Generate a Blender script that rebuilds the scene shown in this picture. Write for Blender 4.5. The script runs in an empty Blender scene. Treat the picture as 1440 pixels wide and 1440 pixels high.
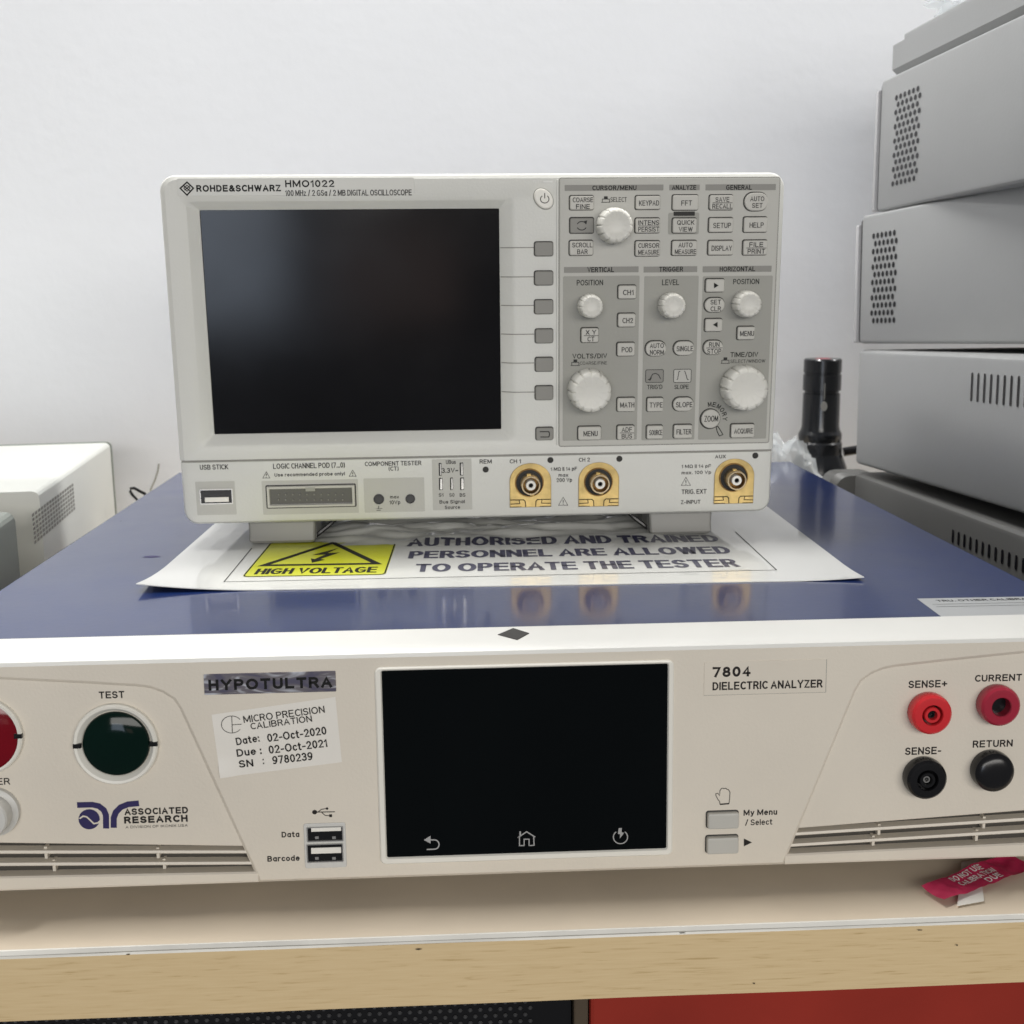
import bpy, math, random
from mathutils import Matrix, Vector, noise
random.seed(7)
PI = math.pi
S = bpy.context.scene
COL = S.collection

# ------------------------------------------------------------------ camera (solved from the photograph)
FPX, YAW, PITCH, ROLL = 1625.2527, 0.04633, 0.18927, 0.01067
CAM = Vector((-0.02081, -0.40478, 0.12091))
fw = Vector((math.sin(YAW)*math.cos(PITCH), math.cos(YAW)*math.cos(PITCH), -math.sin(PITCH)))
r0 = Vector((math.cos(YAW), -math.sin(YAW), 0)); d0 = fw.cross(r0)
RT = math.cos(ROLL)*r0 + math.sin(ROLL)*d0
DN = -math.sin(ROLL)*r0 + math.cos(ROLL)*d0
cd = bpy.data.cameras.new('camera'); cam = bpy.data.objects.new('camera', cd); COL.objects.link(cam)
cam.matrix_world = Matrix((( RT.x, -DN.x, -fw.x, CAM.x), (RT.y, -DN.y, -fw.y, CAM.y), (RT.z, -DN.z, -fw.z, CAM.z), (0, 0, 0, 1)))
cd.sensor_fit = 'HORIZONTAL'; cd.sensor_width = 36; cd.lens = 36*FPX/1440
cd.clip_start = 0.01; cd.clip_end = 50
cd.dof.use_dof = True; cd.dof.focus_distance = 0.46; cd.dof.aperture_fstop = 26
S.camera = cam

# ------------------------------------------------------------------ world, lamps, exposure
w = bpy.data.worlds.new('World'); S.world = w; w.use_nodes = True
w.node_tree.nodes['Background'].inputs[0].default_value = (0.93, 0.95, 1.0, 1)
w.node_tree.nodes['Background'].inputs[1].default_value = 0.13
def lamp(name, loc, target, sx, sy, watts, col):
    l = bpy.data.lights.new(name, 'AREA'); l.shape = 'RECTANGLE'; l.size = sx; l.size_y = sy; l.energy = watts; l.color = col
    o = bpy.data.objects.new(name, l); COL.objects.link(o); o.location = loc
    o.rotation_euler = (Vector(target)-Vector(loc)).to_track_quat('-Z', 'Y').to_euler()
    return o
lamp('overhead_light', (-0.20, 0.345, 1.65), (-0.02, 0.12, 0), 0.95, 0.05, 30, (1.0, 0.985, 0.96))
lamp('overhead_light', (1.45, 0.38, 1.35), (0.0, 0.25, 0), 0.3, 0.2, 24, (1.0, 0.985, 0.96))
lamp('overhead_light', (-0.95, 0.30, 1.25), (0.25, 0.45, 0), 0.5, 0.1, 6, (1.0, 0.985, 0.96))  # added wash that brightens the right side of the wall, no fixture seen
lamp('front_light', (0.45, -2.5, 0.64), (0, 0.2, 0.05), 3.2, 0.6, 46, (1.0, 0.965, 0.91))  # low front fill stretched wide for soft shadows, source unseen
lamp('front_light', (-0.68, -2.6, 0.10), (-0.1, 0.14, 0.1), 0.56, 0.56, 4.6, (0.72, 0.83, 1.0))  # added bluish panel for the pale sheen mirrored in the scope screen
lamp('added_warm_glow', (-0.10, -2.6, -0.05), (-0.05, 0.14, 0.1), 0.36, 0.26, 0.20, (1.0, 0.70, 0.62))  # added glow for the brown blur mirrored in the scope screen
S.view_settings.view_transform = 'Standard'; S.view_settings.look = 'None'
S.view_settings.exposure = 0; S.view_settings.gamma = 1; S.view_settings.use_curve_mapping = False
S.render.engine = 'CYCLES'
S.cycles.max_bounces = 8; S.cycles.use_denoising = True

# ------------------------------------------------------------------ materials
def lin(c):
    return tuple(((x/255)/12.92 if x/255 <= 0.04045 else ((x/255+0.055)/1.055)**2.4) for x in c)
def mat(name, col, rough=0.45, metal=0.0, spec=0.5, coat=0.0, coat_rough=0.1, bump=0.0, bscale=900, vary=0.06, vscale=25, alpha=1.0, trans=0.0, rvar=0.06):
    m = bpy.data.materials.new(name); m.use_nodes = True; nt = m.node_tree; b = nt.nodes['Principled BSDF']
    b.inputs['Roughness'].default_value = rough; b.inputs['Metallic'].default_value = metal
    b.inputs['Specular IOR Level'].default_value = spec
    b.inputs['Coat Weight'].default_value = coat; b.inputs['Coat Roughness'].default_value = coat_rough
    b.inputs['Alpha'].default_value = alpha; b.inputs['Transmission Weight'].default_value = trans
    tc = nt.nodes.new('ShaderNodeTexCoord')
    n = nt.nodes.new('ShaderNodeTexNoise'); n.inputs['Scale'].default_value = vscale; n.inputs['Detail'].default_value = 5
    nt.links.new(tc.outputs['Object'], n.inputs['Vector'])
    r = nt.nodes.new('ShaderNodeValToRGB'); e = r.color_ramp.elements
    e[0].position = 0.3; e[1].position = 0.7
    e[0].color = tuple(c*(1-vary) for c in col)+(1,); e[1].color = tuple(min(1, c*(1+vary)) for c in col)+(1,)
    nt.links.new(n.outputs['Fac'], r.inputs['Fac']); nt.links.new(r.outputs['Color'], b.inputs['Base Color'])
    mr = nt.nodes.new('ShaderNodeMapRange'); mr.inputs['To Min'].default_value = max(0.0, rough-rvar); mr.inputs['To Max'].default_value = min(1, rough+rvar)
    nt.links.new(n.outputs['Fac'], mr.inputs['Value']); nt.links.new(mr.outputs['Result'], b.inputs['Roughness'])
    if bump:
        n2 = nt.nodes.new('ShaderNodeTexNoise'); n2.inputs['Scale'].default_value = bscale; n2.inputs['Detail'].default_value = 3
        nt.links.new(tc.outputs['Object'], n2.inputs['Vector'])
        bp = nt.nodes.new('ShaderNodeBump'); bp.inputs['Strength'].default_value = bump; bp.inputs['Distance'].default_value = 0.0004
        nt.links.new(n2.outputs['Fac'], bp.inputs['Height']); nt.links.new(bp.outputs['Normal'], b.inputs['Normal'])
    return m
M = {}
M['case'] = mat('scope_light_plastic', (0.63, 0.63, 0.592), 0.42, bump=0.25, vary=0.04, vscale=14)
M['ctrl'] = mat('control_grey_plastic', (0.47, 0.465, 0.43), 0.5, bump=0.2, vary=0.03)
M['ctrl_dark'] = mat('control_section_grey', (0.32, 0.318, 0.288), 0.55, bump=0.2, vary=0.03)
M['bar'] = mat('section_bar_grey', (0.25, 0.245, 0.225), 0.55, vary=0.03)
M['footpl'] = mat('grey_foot_plastic', (0.25, 0.247, 0.232), 0.45, vary=0.03)
M['key'] = mat('key_light_plastic', (0.50, 0.49, 0.45), 0.45, vary=0.03)
M['softkey'] = mat('softkey_grey_plastic', (0.24, 0.235, 0.215), 0.5, vary=0.03)
M['brass'] = mat('brass_barrel', (0.46, 0.37, 0.24), 0.32, metal=0.8, vary=0.2, vscale=300)
M['label_grey'] = mat('grey_label_paper', (0.36, 0.37, 0.375), 0.35, vary=0.03)
M['socket_dark'] = mat('socket_inside_shade', (0.11, 0.108, 0.10), 0.6)  # dark tone puts the shade inside the pod connector into its colour
M['knob'] = mat('knob_white_plastic', (0.66, 0.65, 0.60), 0.4, bump=0.1, vary=0.03)
M['gap'] = mat('dark_gap', (0.035, 0.034, 0.032), 0.8)
M['ink'] = mat('black_ink', (0.010, 0.010, 0.010), 0.6, spec=0.2)
M['ink_grey'] = mat('grey_ink', (0.035, 0.035, 0.034), 0.6, spec=0.2)
M['ink_white'] = mat('white_ink', (0.75, 0.75, 0.72), 0.6)
M['screen'] = mat('lcd_glass', (0.005, 0.005, 0.006), 0.14, spec=0.30, vary=0.1, rvar=0.10, vscale=14)
M['tscreen'] = mat('touch_glass', (0.0025, 0.0035, 0.004), 0.10, spec=0.14, vary=0.1, rvar=0.09, vscale=18)
M['icon'] = mat('icon_pale', (0.36, 0.36, 0.36), 0.5)
M['gold'] = mat('gold_plated_metal', (0.56, 0.41, 0.165), 0.42, metal=0.7, vary=0.22, vscale=160)
M['gold_dark'] = mat('dark_gold_metal', (0.26, 0.15, 0.05), 0.35, metal=0.8, vary=0.25, vscale=200)  # darker brown gold for collar rings and barrel insides
M['white_pl'] = mat('white_insulator', (0.80, 0.78, 0.72), 0.4)
M['black'] = mat('black_plastic', (0.008, 0.008, 0.009), 0.22, spec=0.4, vary=0.1)
M['steel'] = mat('steel', (0.62, 0.61, 0.58), 0.28, metal=0.9)
M['blue'] = mat('blue_painted_metal', (0.006, 0.019, 0.092), 0.3, spec=0.12, coat=0.8, coat_rough=0.11, bump=0.06, bscale=350, vary=0.08)
M['surround'] = mat('screen_surround_plastic', (0.80, 0.78, 0.71), 0.4, vary=0.02)
M['frame'] = mat('offwhite_plastic', (0.60, 0.597, 0.57), 0.4, vary=0.02)
M['beige'] = mat('beige_front_plastic', (0.70, 0.645, 0.555), 0.45, bump=0.2, vary=0.04, vscale=14)
M['vent_in'] = mat('vent_shadow_plastic', (0.06, 0.054, 0.045), 0.8)
M['navy'] = mat('navy_ink', (0.030, 0.024, 0.10), 0.5, spec=0.3)
M['brown_ink'] = mat('brown_black_ink', (0.020, 0.017, 0.016), 0.6, spec=0.2)
M['greenlens'] = mat('green_lens', (0.001, 0.010, 0.007), 0.09, spec=0.25, vary=0.2)
M['redlens'] = mat('red_lens', (0.16, 0.002, 0.008), 0.10, spec=0.4, vary=0.2)
M['redpl'] = mat('red_socket_plastic', (0.62, 0.028, 0.035), 0.25, vary=0.05)
M['redpl2'] = mat('crimson_socket_plastic', (0.34, 0.022, 0.045), 0.22, vary=0.05)
M['sticker'] = mat('sticker_paper', (0.80, 0.77, 0.71), 0.35, vary=0.02)
M['plate'] = mat('nameplate_film', (0.585, 0.583, 0.545), 0.36, vary=0.02)
M['clearplate'] = mat('clear_label_film', (0.70, 0.645, 0.555), 0.40, bump=0.1, vary=0.03)
M['laminate'] = mat('laminated_sheet', (0.70, 0.705, 0.68), 0.35, coat=1.0, coat_rough=0.035, vary=0.015)
M['yellow'] = mat('warning_yellow', (0.60, 0.62, 0.008), 0.35, coat=0.6, coat_rough=0.06, vary=0.04)
M['sheetink'] = mat('sheet_navy_ink', (0.030, 0.030, 0.075), 0.4, coat=0.5)
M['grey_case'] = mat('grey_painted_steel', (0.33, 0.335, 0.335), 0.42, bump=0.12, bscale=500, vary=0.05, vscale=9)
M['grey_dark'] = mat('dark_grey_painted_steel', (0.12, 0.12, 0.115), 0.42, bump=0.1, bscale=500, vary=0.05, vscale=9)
M['grey_rim'] = mat('grey_rear_rim', (0.48, 0.48, 0.49), 0.45)
M['rim_dark'] = mat('rear_seam_dark', (0.04, 0.04, 0.042), 0.6)
M['white_case'] = mat('white_case_plastic', (0.60, 0.61, 0.575), 0.4, vary=0.02)
M['greyish'] = mat('grey_green_plastic', (0.24, 0.26, 0.235), 0.5)
M['wall'] = mat('white_wall_paint', (0.78, 0.80, 0.835), 0.85, bump=0.5, bscale=110, vary=0.025, vscale=4)
M['torch'] = mat('black_anodised', (0.009, 0.010, 0.012), 0.22, vary=0.15)
M['bench_top'] = mat('white_laminate', (0.68, 0.585, 0.46), 0.5, vary=0.06, vscale=18)
M['edging'] = mat('white_edging', (0.76, 0.745, 0.69), 0.75, vary=0.06, vscale=60)
M['redcab'] = mat('red_painted_metal', (0.29, 0.028, 0.017), 0.6, spec=0.2, bump=0.1, vary=0.14, vscale=14)
M['dustwood'] = mat('bare_wood', (0.07, 0.05, 0.03), 0.7)
M['redtag'] = mat('crimson_label', (0.48, 0.020, 0.085), 0.4, vary=0.08, vscale=120)
def foil(name):
    m = bpy.data.materials.new(name); m.use_nodes = True; nt = m.node_tree; b = nt.nodes['Principled BSDF']
    tc = nt.nodes.new('ShaderNodeTexCoord'); n = nt.nodes.new('ShaderNodeTexNoise'); n.inputs['Scale'].default_value = 60; n.inputs['Distortion'].default_value = 1.5
    mp = nt.nodes.new('ShaderNodeMapping'); mp.inputs['Scale'].default_value = (1, 1, 4)
    nt.links.new(tc.outputs['Object'], mp.inputs['Vector']); nt.links.new(mp.outputs['Vector'], n.inputs['Vector'])
    r = nt.nodes.new('ShaderNodeValToRGB'); e = r.color_ramp.elements
    e[0].position = 0.36; e[0].color = (0.13, 0.12, 0.17, 1); e[1].position = 0.66; e[1].color = (0.66, 0.67, 0.72, 1)  # pale bands paint wavy reflections into the foil colour
    x = r.color_ramp.elements.new(0.55); x.color = (0.22, 0.20, 0.21, 1)
    nt.links.new(n.outputs['Fac'], r.inputs['Fac']); nt.links.new(r.outputs['Color'], b.inputs['Base Color'])
    b.inputs['Metallic'].default_value = 0.6; b.inputs['Roughness'].default_value = 0.3
    return m
M['foil'] = foil('painted_sheen_foil')
def oak(name):
    m = bpy.data.materials.new(name); m.use_nodes = True; nt = m.node_tree; b = nt.nodes['Principled BSDF']
    tc = nt.nodes.new('ShaderNodeTexCoord')
    mp = nt.nodes.new('ShaderNodeMapping'); mp.inputs['Scale'].default_value = (42, 60, 850)
    n = nt.nodes.new('ShaderNodeTexNoise'); n.inputs['Scale'].default_value = 1.6; n.inputs['Detail'].default_value = 6; n.inputs['Distortion'].default_value = 0.4
    nt.links.new(tc.outputs['Object'], mp.inputs['Vector']); nt.links.new(mp.outputs['Vector'], n.inputs['Vector'])
    r = nt.nodes.new('ShaderNodeValToRGB'); e = r.color_ramp.elements
    e[0].position = 0.26; e[0].color = (0.52, 0.37, 0.175, 1); e[1].position = 0.40; e[1].color = (0.70, 0.53, 0.295, 1)
    x = r.color_ramp.elements.new(0.75); x.color = (0.75, 0.58, 0.335, 1)
    nt.links.new(n.outputs['Fac'], r.inputs['Fac']); nt.links.new(r.outputs['Color'], b.inputs['Base Color'])
    b.inputs['Roughness'].default_value = 0.5
    bp = nt.nodes.new('ShaderNodeBump'); bp.inputs['Strength'].default_value = 0.2; bp.inputs['Distance'].default_value = 0.0004
    nt.links.new(n.outputs['Fac'], bp.inputs['Height']); nt.links.new(bp.outputs['Normal'], b.inputs['Normal'])
    return m
M['oak'] = oak('oak_veneer')
def film(name):
    m = bpy.data.materials.new(name); m.use_nodes = True; b = m.node_tree.nodes['Principled BSDF']
    b.inputs['Base Color'].default_value = (0.80, 0.84, 0.86, 1); b.inputs['Roughness'].default_value = 0.12
    b.inputs['Alpha'].default_value = 0.36; b.inputs['Specular IOR Level'].default_value = 0.8
    return m
M['film'] = film('clear_plastic_film')

# ------------------------------------------------------------------ mesh helpers
class MB:
    """collects loops, boxes, tubes; build() links them as ONE mesh object"""
    def __init__(self): self.v = []; self.f = []; self.m = []; self.mats = []
    def mi(self, m):
        if m not in self.mats: self.mats.append(m)
        return self.mats.index(m)
    def add(self, vs, fs, m):
        o = len(self.v); k = self.mi(m); self.v += [tuple(p) for p in vs]
        for f in fs: self.f.append([i+o for i in f]); self.m.append(k)
    def loft(self, loops, m, cap0=False, cap1=True, closed=True):
        n = len(loops[0]); vs = [p for l in loops for p in l]; fs = []
        for a in range(len(loops)-1):
            for i in range(n if closed else n-1):
                j = (i+1) % n; fs.append([a*n+i, a*n+j, (a+1)*n+j, (a+1)*n+i])
        if cap0: fs.append(list(range(n))[::-1])
        if cap1: fs.append([(len(loops)-1)*n+i for i in range(n)])
        self.add(vs, fs, m)
    def box(self, x0, x1, y0, y1, z0, z1, m):
        vs = [(x0,y0,z0),(x1,y0,z0),(x1,y1,z0),(x0,y1,z0),(x0,y0,z1),(x1,y0,z1),(x1,y1,z1),(x0,y1,z1)]
        self.add(vs, [[3,2,1,0],[4,5,6,7],[0,1,5,4],[1,2,6,5],[2,3,7,6],[3,0,4,7]], m)
    def tube(self, pts, r, m, n=8):
        pts = [Vector(p) for p in pts]; loops = []
        for i, p in enumerate(pts):
            t = (pts[min(i+1, len(pts)-1)]-pts[max(i-1, 0)]).normalized()
            a = t.cross(Vector((0, 0, 1)) if abs(t.z) < 0.9 else Vector((1, 0, 0))).normalized(); b = t.cross(a)
            loops.append([p+r*(math.cos(2*PI*k/n)*a+math.sin(2*PI*k/n)*b) for k in range(n)])
        self.loft(loops, m, True, True)
    def strip(self, pts, wd, y, m, closed=False):
        """flat stroke in the x-z plane at depth y"""
        P = [Vector((p[0], p[1])) for p in pts]; n = len(P); L = []; Rr = []
        for i in range(n):
            a = P[(i-1) % n] if (closed or i) else P[0]; b = P[(i+1) % n] if (closed or i < n-1) else P[-1]
            d1 = (P[i]-a); d2 = (b-P[i])
            if d1.length < 1e-9: d1 = d2
            if d2.length < 1e-9: d2 = d1
            d1 = d1.normalized(); d2 = d2.normalized(); t = (d1+d2)
            t = t.normalized() if t.length > 1e-6 else d1
            k = min(1.45, 1/max(0.3, t.dot(d1))); nn = Vector((-t.y, t.x))*wd/2*k
            L.append(P[i]+nn); Rr.append(P[i]-nn)
        vs = [(p.x, y, p.y) for p in L]+[(p.x, y, p.y) for p in Rr]; fs = []
        for i in range(n if closed else n-1):
            j = (i+1) % n; fs.append([n+i, n+j, j, i])
        self.add(vs, fs, m)
    def poly(self, pts, y, m): self.add([(p[0], y, p[1]) for p in pts], [list(range(len(pts)))], m)
    def build(self, name, parent=None, frame=None, ang=21):
        me = bpy.data.meshes.new(name); me.from_pydata(self.v, [], self.f)
        for m in self.mats: me.materials.append(m)
        for p, k in zip(me.polygons, self.m): p.material_index = k
        me.validate(); me.update()
        import bmesh
        bm = bmesh.new(); bm.from_mesh(me)
        bmesh.ops.recalc_face_normals(bm, faces=bm.faces) if not getattr(self, 'keep', False) else None
        bm.to_mesh(me); bm.free()
        for p in me.polygons: p.use_smooth = True
        me.set_sharp_from_angle(angle=math.radians(ang))
        o = bpy.data.objects.new(name, me); COL.objects.link(o)
        place(o, parent, frame)
        return o
WM = {}
def place(o, parent, frame):
    """frame = world matrix of the object's own axes (default: the parent's axes)"""
    if frame is None: frame = WM[parent.name] if parent else Matrix.Identity(4)
    WM[o.name] = frame.copy()
    if parent: o.parent = parent; o.matrix_basis = WM[parent.name].inverted() @ frame
    else: o.matrix_basis = frame
def tag(o, label, cat, group=None, kind=None):
    if label: o['label'] = label
    if cat: o['category'] = cat
    if group: o['group'] = group
    if kind: o['kind'] = kind
    return o
def thing(name, label, cat, frame, group=None):
    o = bpy.data.objects.new(name, None); COL.objects.link(o); o.empty_display_size = 0.02
    place(o, None, frame); return tag(o, label, cat, group)
def frame_of(o, ex, ey, ez):
    return Matrix(((ex[0], ey[0], ez[0], o[0]), (ex[1], ey[1], ez[1], o[1]), (ex[2], ey[2], ez[2], o[2]), (0, 0, 0, 1)))
def rrect(x0, x1, z0, z1, r, n=4):
    """rounded rectangle outline, counter-clockwise seen from the front (-y)"""
    r = max(1e-5, min(r, (x1-x0)/2-1e-6, (z1-z0)/2-1e-6)); out = []
    for cx, cz, a0 in ((x1-r, z0+r, -90), (x1-r, z1-r, 0), (x0+r, z1-r, 90), (x0+r, z0+r, 180)):
        for k in range(n+1):
            a = math.radians(a0+90*k/n); out.append((cx+r*math.cos(a), cz+r*math.sin(a)))
    return out
def circ(cx, cz, r, n=32, rz=None): return [(cx+r*math.cos(2*PI*k/n), cz+(rz or r)*math.sin(2*PI*k/n)) for k in range(n)]
def aty(loop, y): return [(p[0], y, p[1]) for p in loop]
def offset(loop, d):
    """mitred inset (d > 0 shrinks a counter-clockwise loop)"""
    n = len(loop); out = []
    for i in range(n):
        a = Vector(loop[i-1]); b = Vector(loop[i]); c = Vector(loop[(i+1) % n])
        e1 = (b-a); e2 = (c-b)
        e1 = e1.normalized() if e1.length > 1e-9 else e2.normalized(); e2 = e2.normalized() if e2.length > 1e-9 else e1
        n1 = Vector((-e1.y, e1.x)); n2 = Vector((-e2.y, e2.x)); s = (n1+n2)
        s = s.normalized() if s.length > 1e-6 else n1
        out.append(tuple(b+s*d/max(0.4, s.dot(n1))))
    return out
def slab(mb, loop, y0, h, bev, m, cap=True):
    """a raised plate: from depth y0 outward (towards -y) by h, front edge bevelled"""
    b2 = bev*0.3
    mb.loft([aty(loop, y0), aty(loop, y0-h+bev), aty(offset(loop, b2), y0-h+b2), aty(offset(loop, bev), y0-h)], m, False, cap)
def lathe(mb, cx, cz, prof, m, n=36, flute=0, depth=0.0, cap=True):
    """prof = [(radius, y)] turned about the y axis"""
    loops = []
    for r, y in prof:
        l = []
        for k in range(n):
            a = 2*PI*k/n; q = r
            if flute and depth: q = r*(1-depth*max(0.0, math.cos(a*flute))**14)
            l.append((cx+q*math.cos(a), y, cz+q*math.sin(a)))
        loops.append(l)
    mb.loft(loops, m, False, cap)
def ray(px, py): return fw*1.0 + RT*((px-720)/FPX) + DN*((py-720)/FPX)
def loc(F, px, py, h=0.0, axis=1):
    """where a point seen in the photo lies on the real panel plane of frame F (h metres proud of it)"""
    inv = F.inverted(); o = inv @ CAM; d = inv.to_3x3() @ ray(px, py)
    t = (-h-o[axis])/d[axis]; p = o+d*t
    return p
def lp(F, px, py, h=0.0): p = loc(F, px, py, h); return (p.x, p.z)
def lbox(F, x0, y0, x1, y1, h=0.0):
    xc, yc = (x0+x1)/2, (y0+y1)/2
    a = lp(F, x0, yc, h); b = lp(F, x1, yc, h); c = lp(F, xc, y0, h); d = lp(F, xc, y1, h)
    return a[0], b[0], d[1], c[1]
def pxm(F, px, py): a = lp(F, px-5, py); b = lp(F, px+5, py); return (b[0]-a[0])/10
def ga(cx, cy, rx, ry, a0, a1, n=10): return [(cx+rx*math.cos(math.radians(a0+(a1-a0)*i/n)), cy+ry*math.sin(math.radians(a0+(a1-a0)*i/n))) for i in range(n+1)]
BOWL = ga(.25, .35, .25, .35, 0, 360, 18)
GL = {'A': [[(0, 0), (.35, 1), (.7, 0)], [(.12, .33), (.58, .33)]], 'B': [[(0, 0), (0, 1), (.34, 1)]+ga(.34, .765, .235, .235, 90, -90)+[(0, .53)], [(.34, .53)]+ga(.36, .265, .265, .265, 90, -90)+[(0, 0)]],
 'C': [ga(.38, .5, .38, .5, 54, 306, 20)], 'D': [[(0, 0), (0, 1), (.28, 1)]+ga(.28, .5, .38, .5, 90, -90, 14)+[(0, 0)]], 'E': [[(.58, 1), (0, 1), (0, 0), (.6, 0)], [(0, .52), (.54, .52)]],
 'F': [[(.56, 1), (0, 1), (0, 0)], [(0, .5), (.5, .5)]], 'G': [ga(.39, .5, .39, .5, 52, 325, 20)+[(.76, .12), (.76, .46), (.44, .46)]], 'H': [[(0, 0), (0, 1)], [(.62, 0), (.62, 1)], [(0, .53), (.62, .53)]],
 'I': [[(0, 0), (0, 1)]], 'J': [[(.42, 1), (.42, .26)]+ga(.21, .26, .21, .26, 0, -180)], 'K': [[(0, 0), (0, 1)], [(.6, 1), (0, .36)], [(.2, .56), (.64, 0)]], 'L': [[(0, 1), (0, 0), (.54, 0)]],
 'M': [[(0, 0), (0, 1)], [(.86, 0), (.86, 1)], [(.04, .95), (.43, .12)], [(.82, .95), (.43, .12)]], 'N': [[(0, 0), (0, 1)], [(.66, 0), (.66, 1)], [(.03, .95), (.63, .05)]], 'O': [ga(.4, .5, .4, .5, 0, 360, 24)], 'P': [[(0, 0), (0, 1), (.34, 1)]+ga(.34, .735, .25, .265, 90, -90)+[(0, .47)]],
 'Q': [ga(.4, .5, .4, .5, 0, 360, 24), [(.48, .24), (.78, -.04)]], 'R': [[(0, 0), (0, 1), (.34, 1)]+ga(.34, .745, .25, .255, 90, -90)+[(0, .49)], [(.36, .49), (.62, 0)]], 'S': [ga(.31, .745, .28, .255, 28, 270, 12)+ga(.31, .25, .31, .25, 90, -155, 12)],
 'T': [[(0, 1), (.62, 1)], [(.31, 1), (.31, 0)]], 'U': [[(0, 1), (0, .3)]+ga(.31, .3, .31, .3, 180, 360)+[(.62, 1)]], 'V': [[(0, 1), (.34, 0), (.68, 1)]], 'W': [[(0, 1), (.26, .03)], [(.26, .03), (.50, .95)], [(.50, .95), (.74, .03)], [(.74, .03), (1.0, 1)]], 'X': [[(0, 0), (.62, 1)], [(0, 1), (.62, 0)]],
 'Y': [[(0, 1), (.34, .45), (.68, 1)], [(.34, .45), (.34, 0)]], 'Z': [[(0, 1), (.58, 1), (0, 0), (.6, 0)]],
 '0': [ga(.27, .5, .27, .5, 0, 360, 20)], '1': [[(0, .76), (.22, 1), (.22, 0)]], '2': [ga(.27, .72, .26, .28, 165, -35, 10)+[(0, 0), (.55, 0)]], '3': [ga(.26, .755, .24, .245, 155, -90, 10), ga(.26, .26, .28, .26, 90, -155, 12)], '4': [[(.40, 0), (.40, 1), (0, .28), (.55, .28)]],
 '5': [[(.50, 1), (.09, 1), (.05, .53)]+ga(.26, .33, .28, .33, 130, -150, 12)], '6': [ga(.27, .31, .27, .31, 0, 360, 18), ga(.36, .34, .36, .66, 70, 180, 10)], '7': [[(0, 1), (.54, 1), (.18, 0)]], '8': [ga(.27, .76, .22, .24, 0, 360, 16), ga(.27, .26, .27, .26, 0, 360, 16)], '9': [ga(.27, .69, .27, .31, 0, 360, 18), ga(.18, .66, .36, .66, 0, -110, 10)],
 'a': [ga(.24, .35, .24, .35, 0, 360, 16), [(.48, .7), (.48, 0)]], 'b': [BOWL, [(0, 1), (0, 0)]], 'c': [ga(.25, .35, .25, .35, 45, 315, 14)], 'd': [BOWL, [(.5, 1), (.5, 0)]], 'e': [[(0, .37), (.5, .37)]+ga(.25, .35, .25, .35, 5, 310, 16)], 'f': [[(.12, 0), (.12, .8)]+ga(.27, .82, .15, .18, 180, 90, 5), [(0, .7), (.3, .7)]],
 'g': [BOWL, [(.5, .7), (.5, -.06)]+ga(.26, -.06, .24, .2, 0, -150, 8)], 'i': [[(0, 0), (0, .7)], [(0, .88), (0, 1)]], 'k': [[(0, 0), (0, 1)], [(.42, .7), (0, .28)], [(.16, .42), (.46, 0)]], 'l': [[(0, 0), (0, 1)]], 'm': [[(0, 0), (0, .7)], [(0, .45)]+ga(.19, .47, .19, .23, 180, 0, 8)+[(.38, 0)], [(.38, .45)]+ga(.57, .47, .19, .23, 180, 0, 8)+[(.76, 0)]],
 'n': [[(0, 0), (0, .7)], [(0, .45)]+ga(.22, .46, .22, .24, 180, 0, 8)+[(.44, 0)]], 'o': [BOWL], 'p': [BOWL, [(0, .7), (0, -.28)]], 'r': [[(0, 0), (0, .7)], [(0, .42)]+ga(.24, .44, .24, .26, 180, 75, 6)], 's': [ga(.23, .52, .2, .18, 28, 270, 9)+ga(.23, .17, .23, .17, 90, -155, 9)], 't': [[(.13, .95), (.13, .14)]+ga(.27, .14, .14, .14, 180, 290, 5), [(0, .7), (.3, .7)]],
 'u': [[(0, .7), (0, .24)]+ga(.22, .24, .22, .24, 180, 360, 8), [(.44, .7), (.44, 0)]], 'x': [[(0, 0), (.44, .7)], [(0, .7), (.44, 0)]], 'y': [[(0, .7), (.24, .02)], [(.48, .7), (.20, -.18), (.04, -.26)]], 'z': [[(0, .7), (.42, .7), (0, 0), (.44, 0)]], 'v': [[(0, .7), (.24, 0), (.48, .7)]],
 '&': [[(.72, 0), (.18, .70)]+ga(.33, .80, .17, .19, 200, -20, 8)+[(.14, .42)]+ga(.26, .23, .26, .24, 125, 320, 10)+[(.68, .46)]], '-': [[(0, .38), (.3, .38)]], '/': [[(0, -.05), (.36, 1.05)]], '+': [[(0, .45), (.6, .45)], [(.3, .15), (.3, .75)]], '.': [[(0, 0), (0, .07)]], ':': [[(0, 0), (0, .08)], [(0, .6), (0, .68)]], "'": [[(0, 1), (0, .74)]],
 '(': [ga(.26, .45, .26, .65, 125, 235, 8)], ')': [ga(-.04, .45, .26, .65, 55, -55, 8)], '!': [[(0, .3), (0, 1)], [(0, 0), (0, .08)]], '|': [[(0, -.1), (0, 1.05)]], '~': [[(0, .35), (.12, .5), (.36, .36), (.48, .5)]], 'Ω': [[(0, 0), (.22, 0), (.22, .12)]+ga(.38, .56, .36, .44, 238, -58, 18)+[(.54, .12), (.54, 0), (.76, 0)]]}
_cache = {}
def glyphs(s, wt):
    """strokes of the lettering, laid out in cap heights"""
    x = 0; out = []
    for ch in s:
        if ch == ' ': x += 0.36; continue
        g = GL[ch]; w_ = max(p[0] for st_ in g for p in st_); m_ = min(p[0] for st_ in g for p in st_)
        for st_ in g: out.append([(p[0]-m_+x, p[1]) for p in st_])
        x += w_-m_+wt+0.14
    return out
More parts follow.
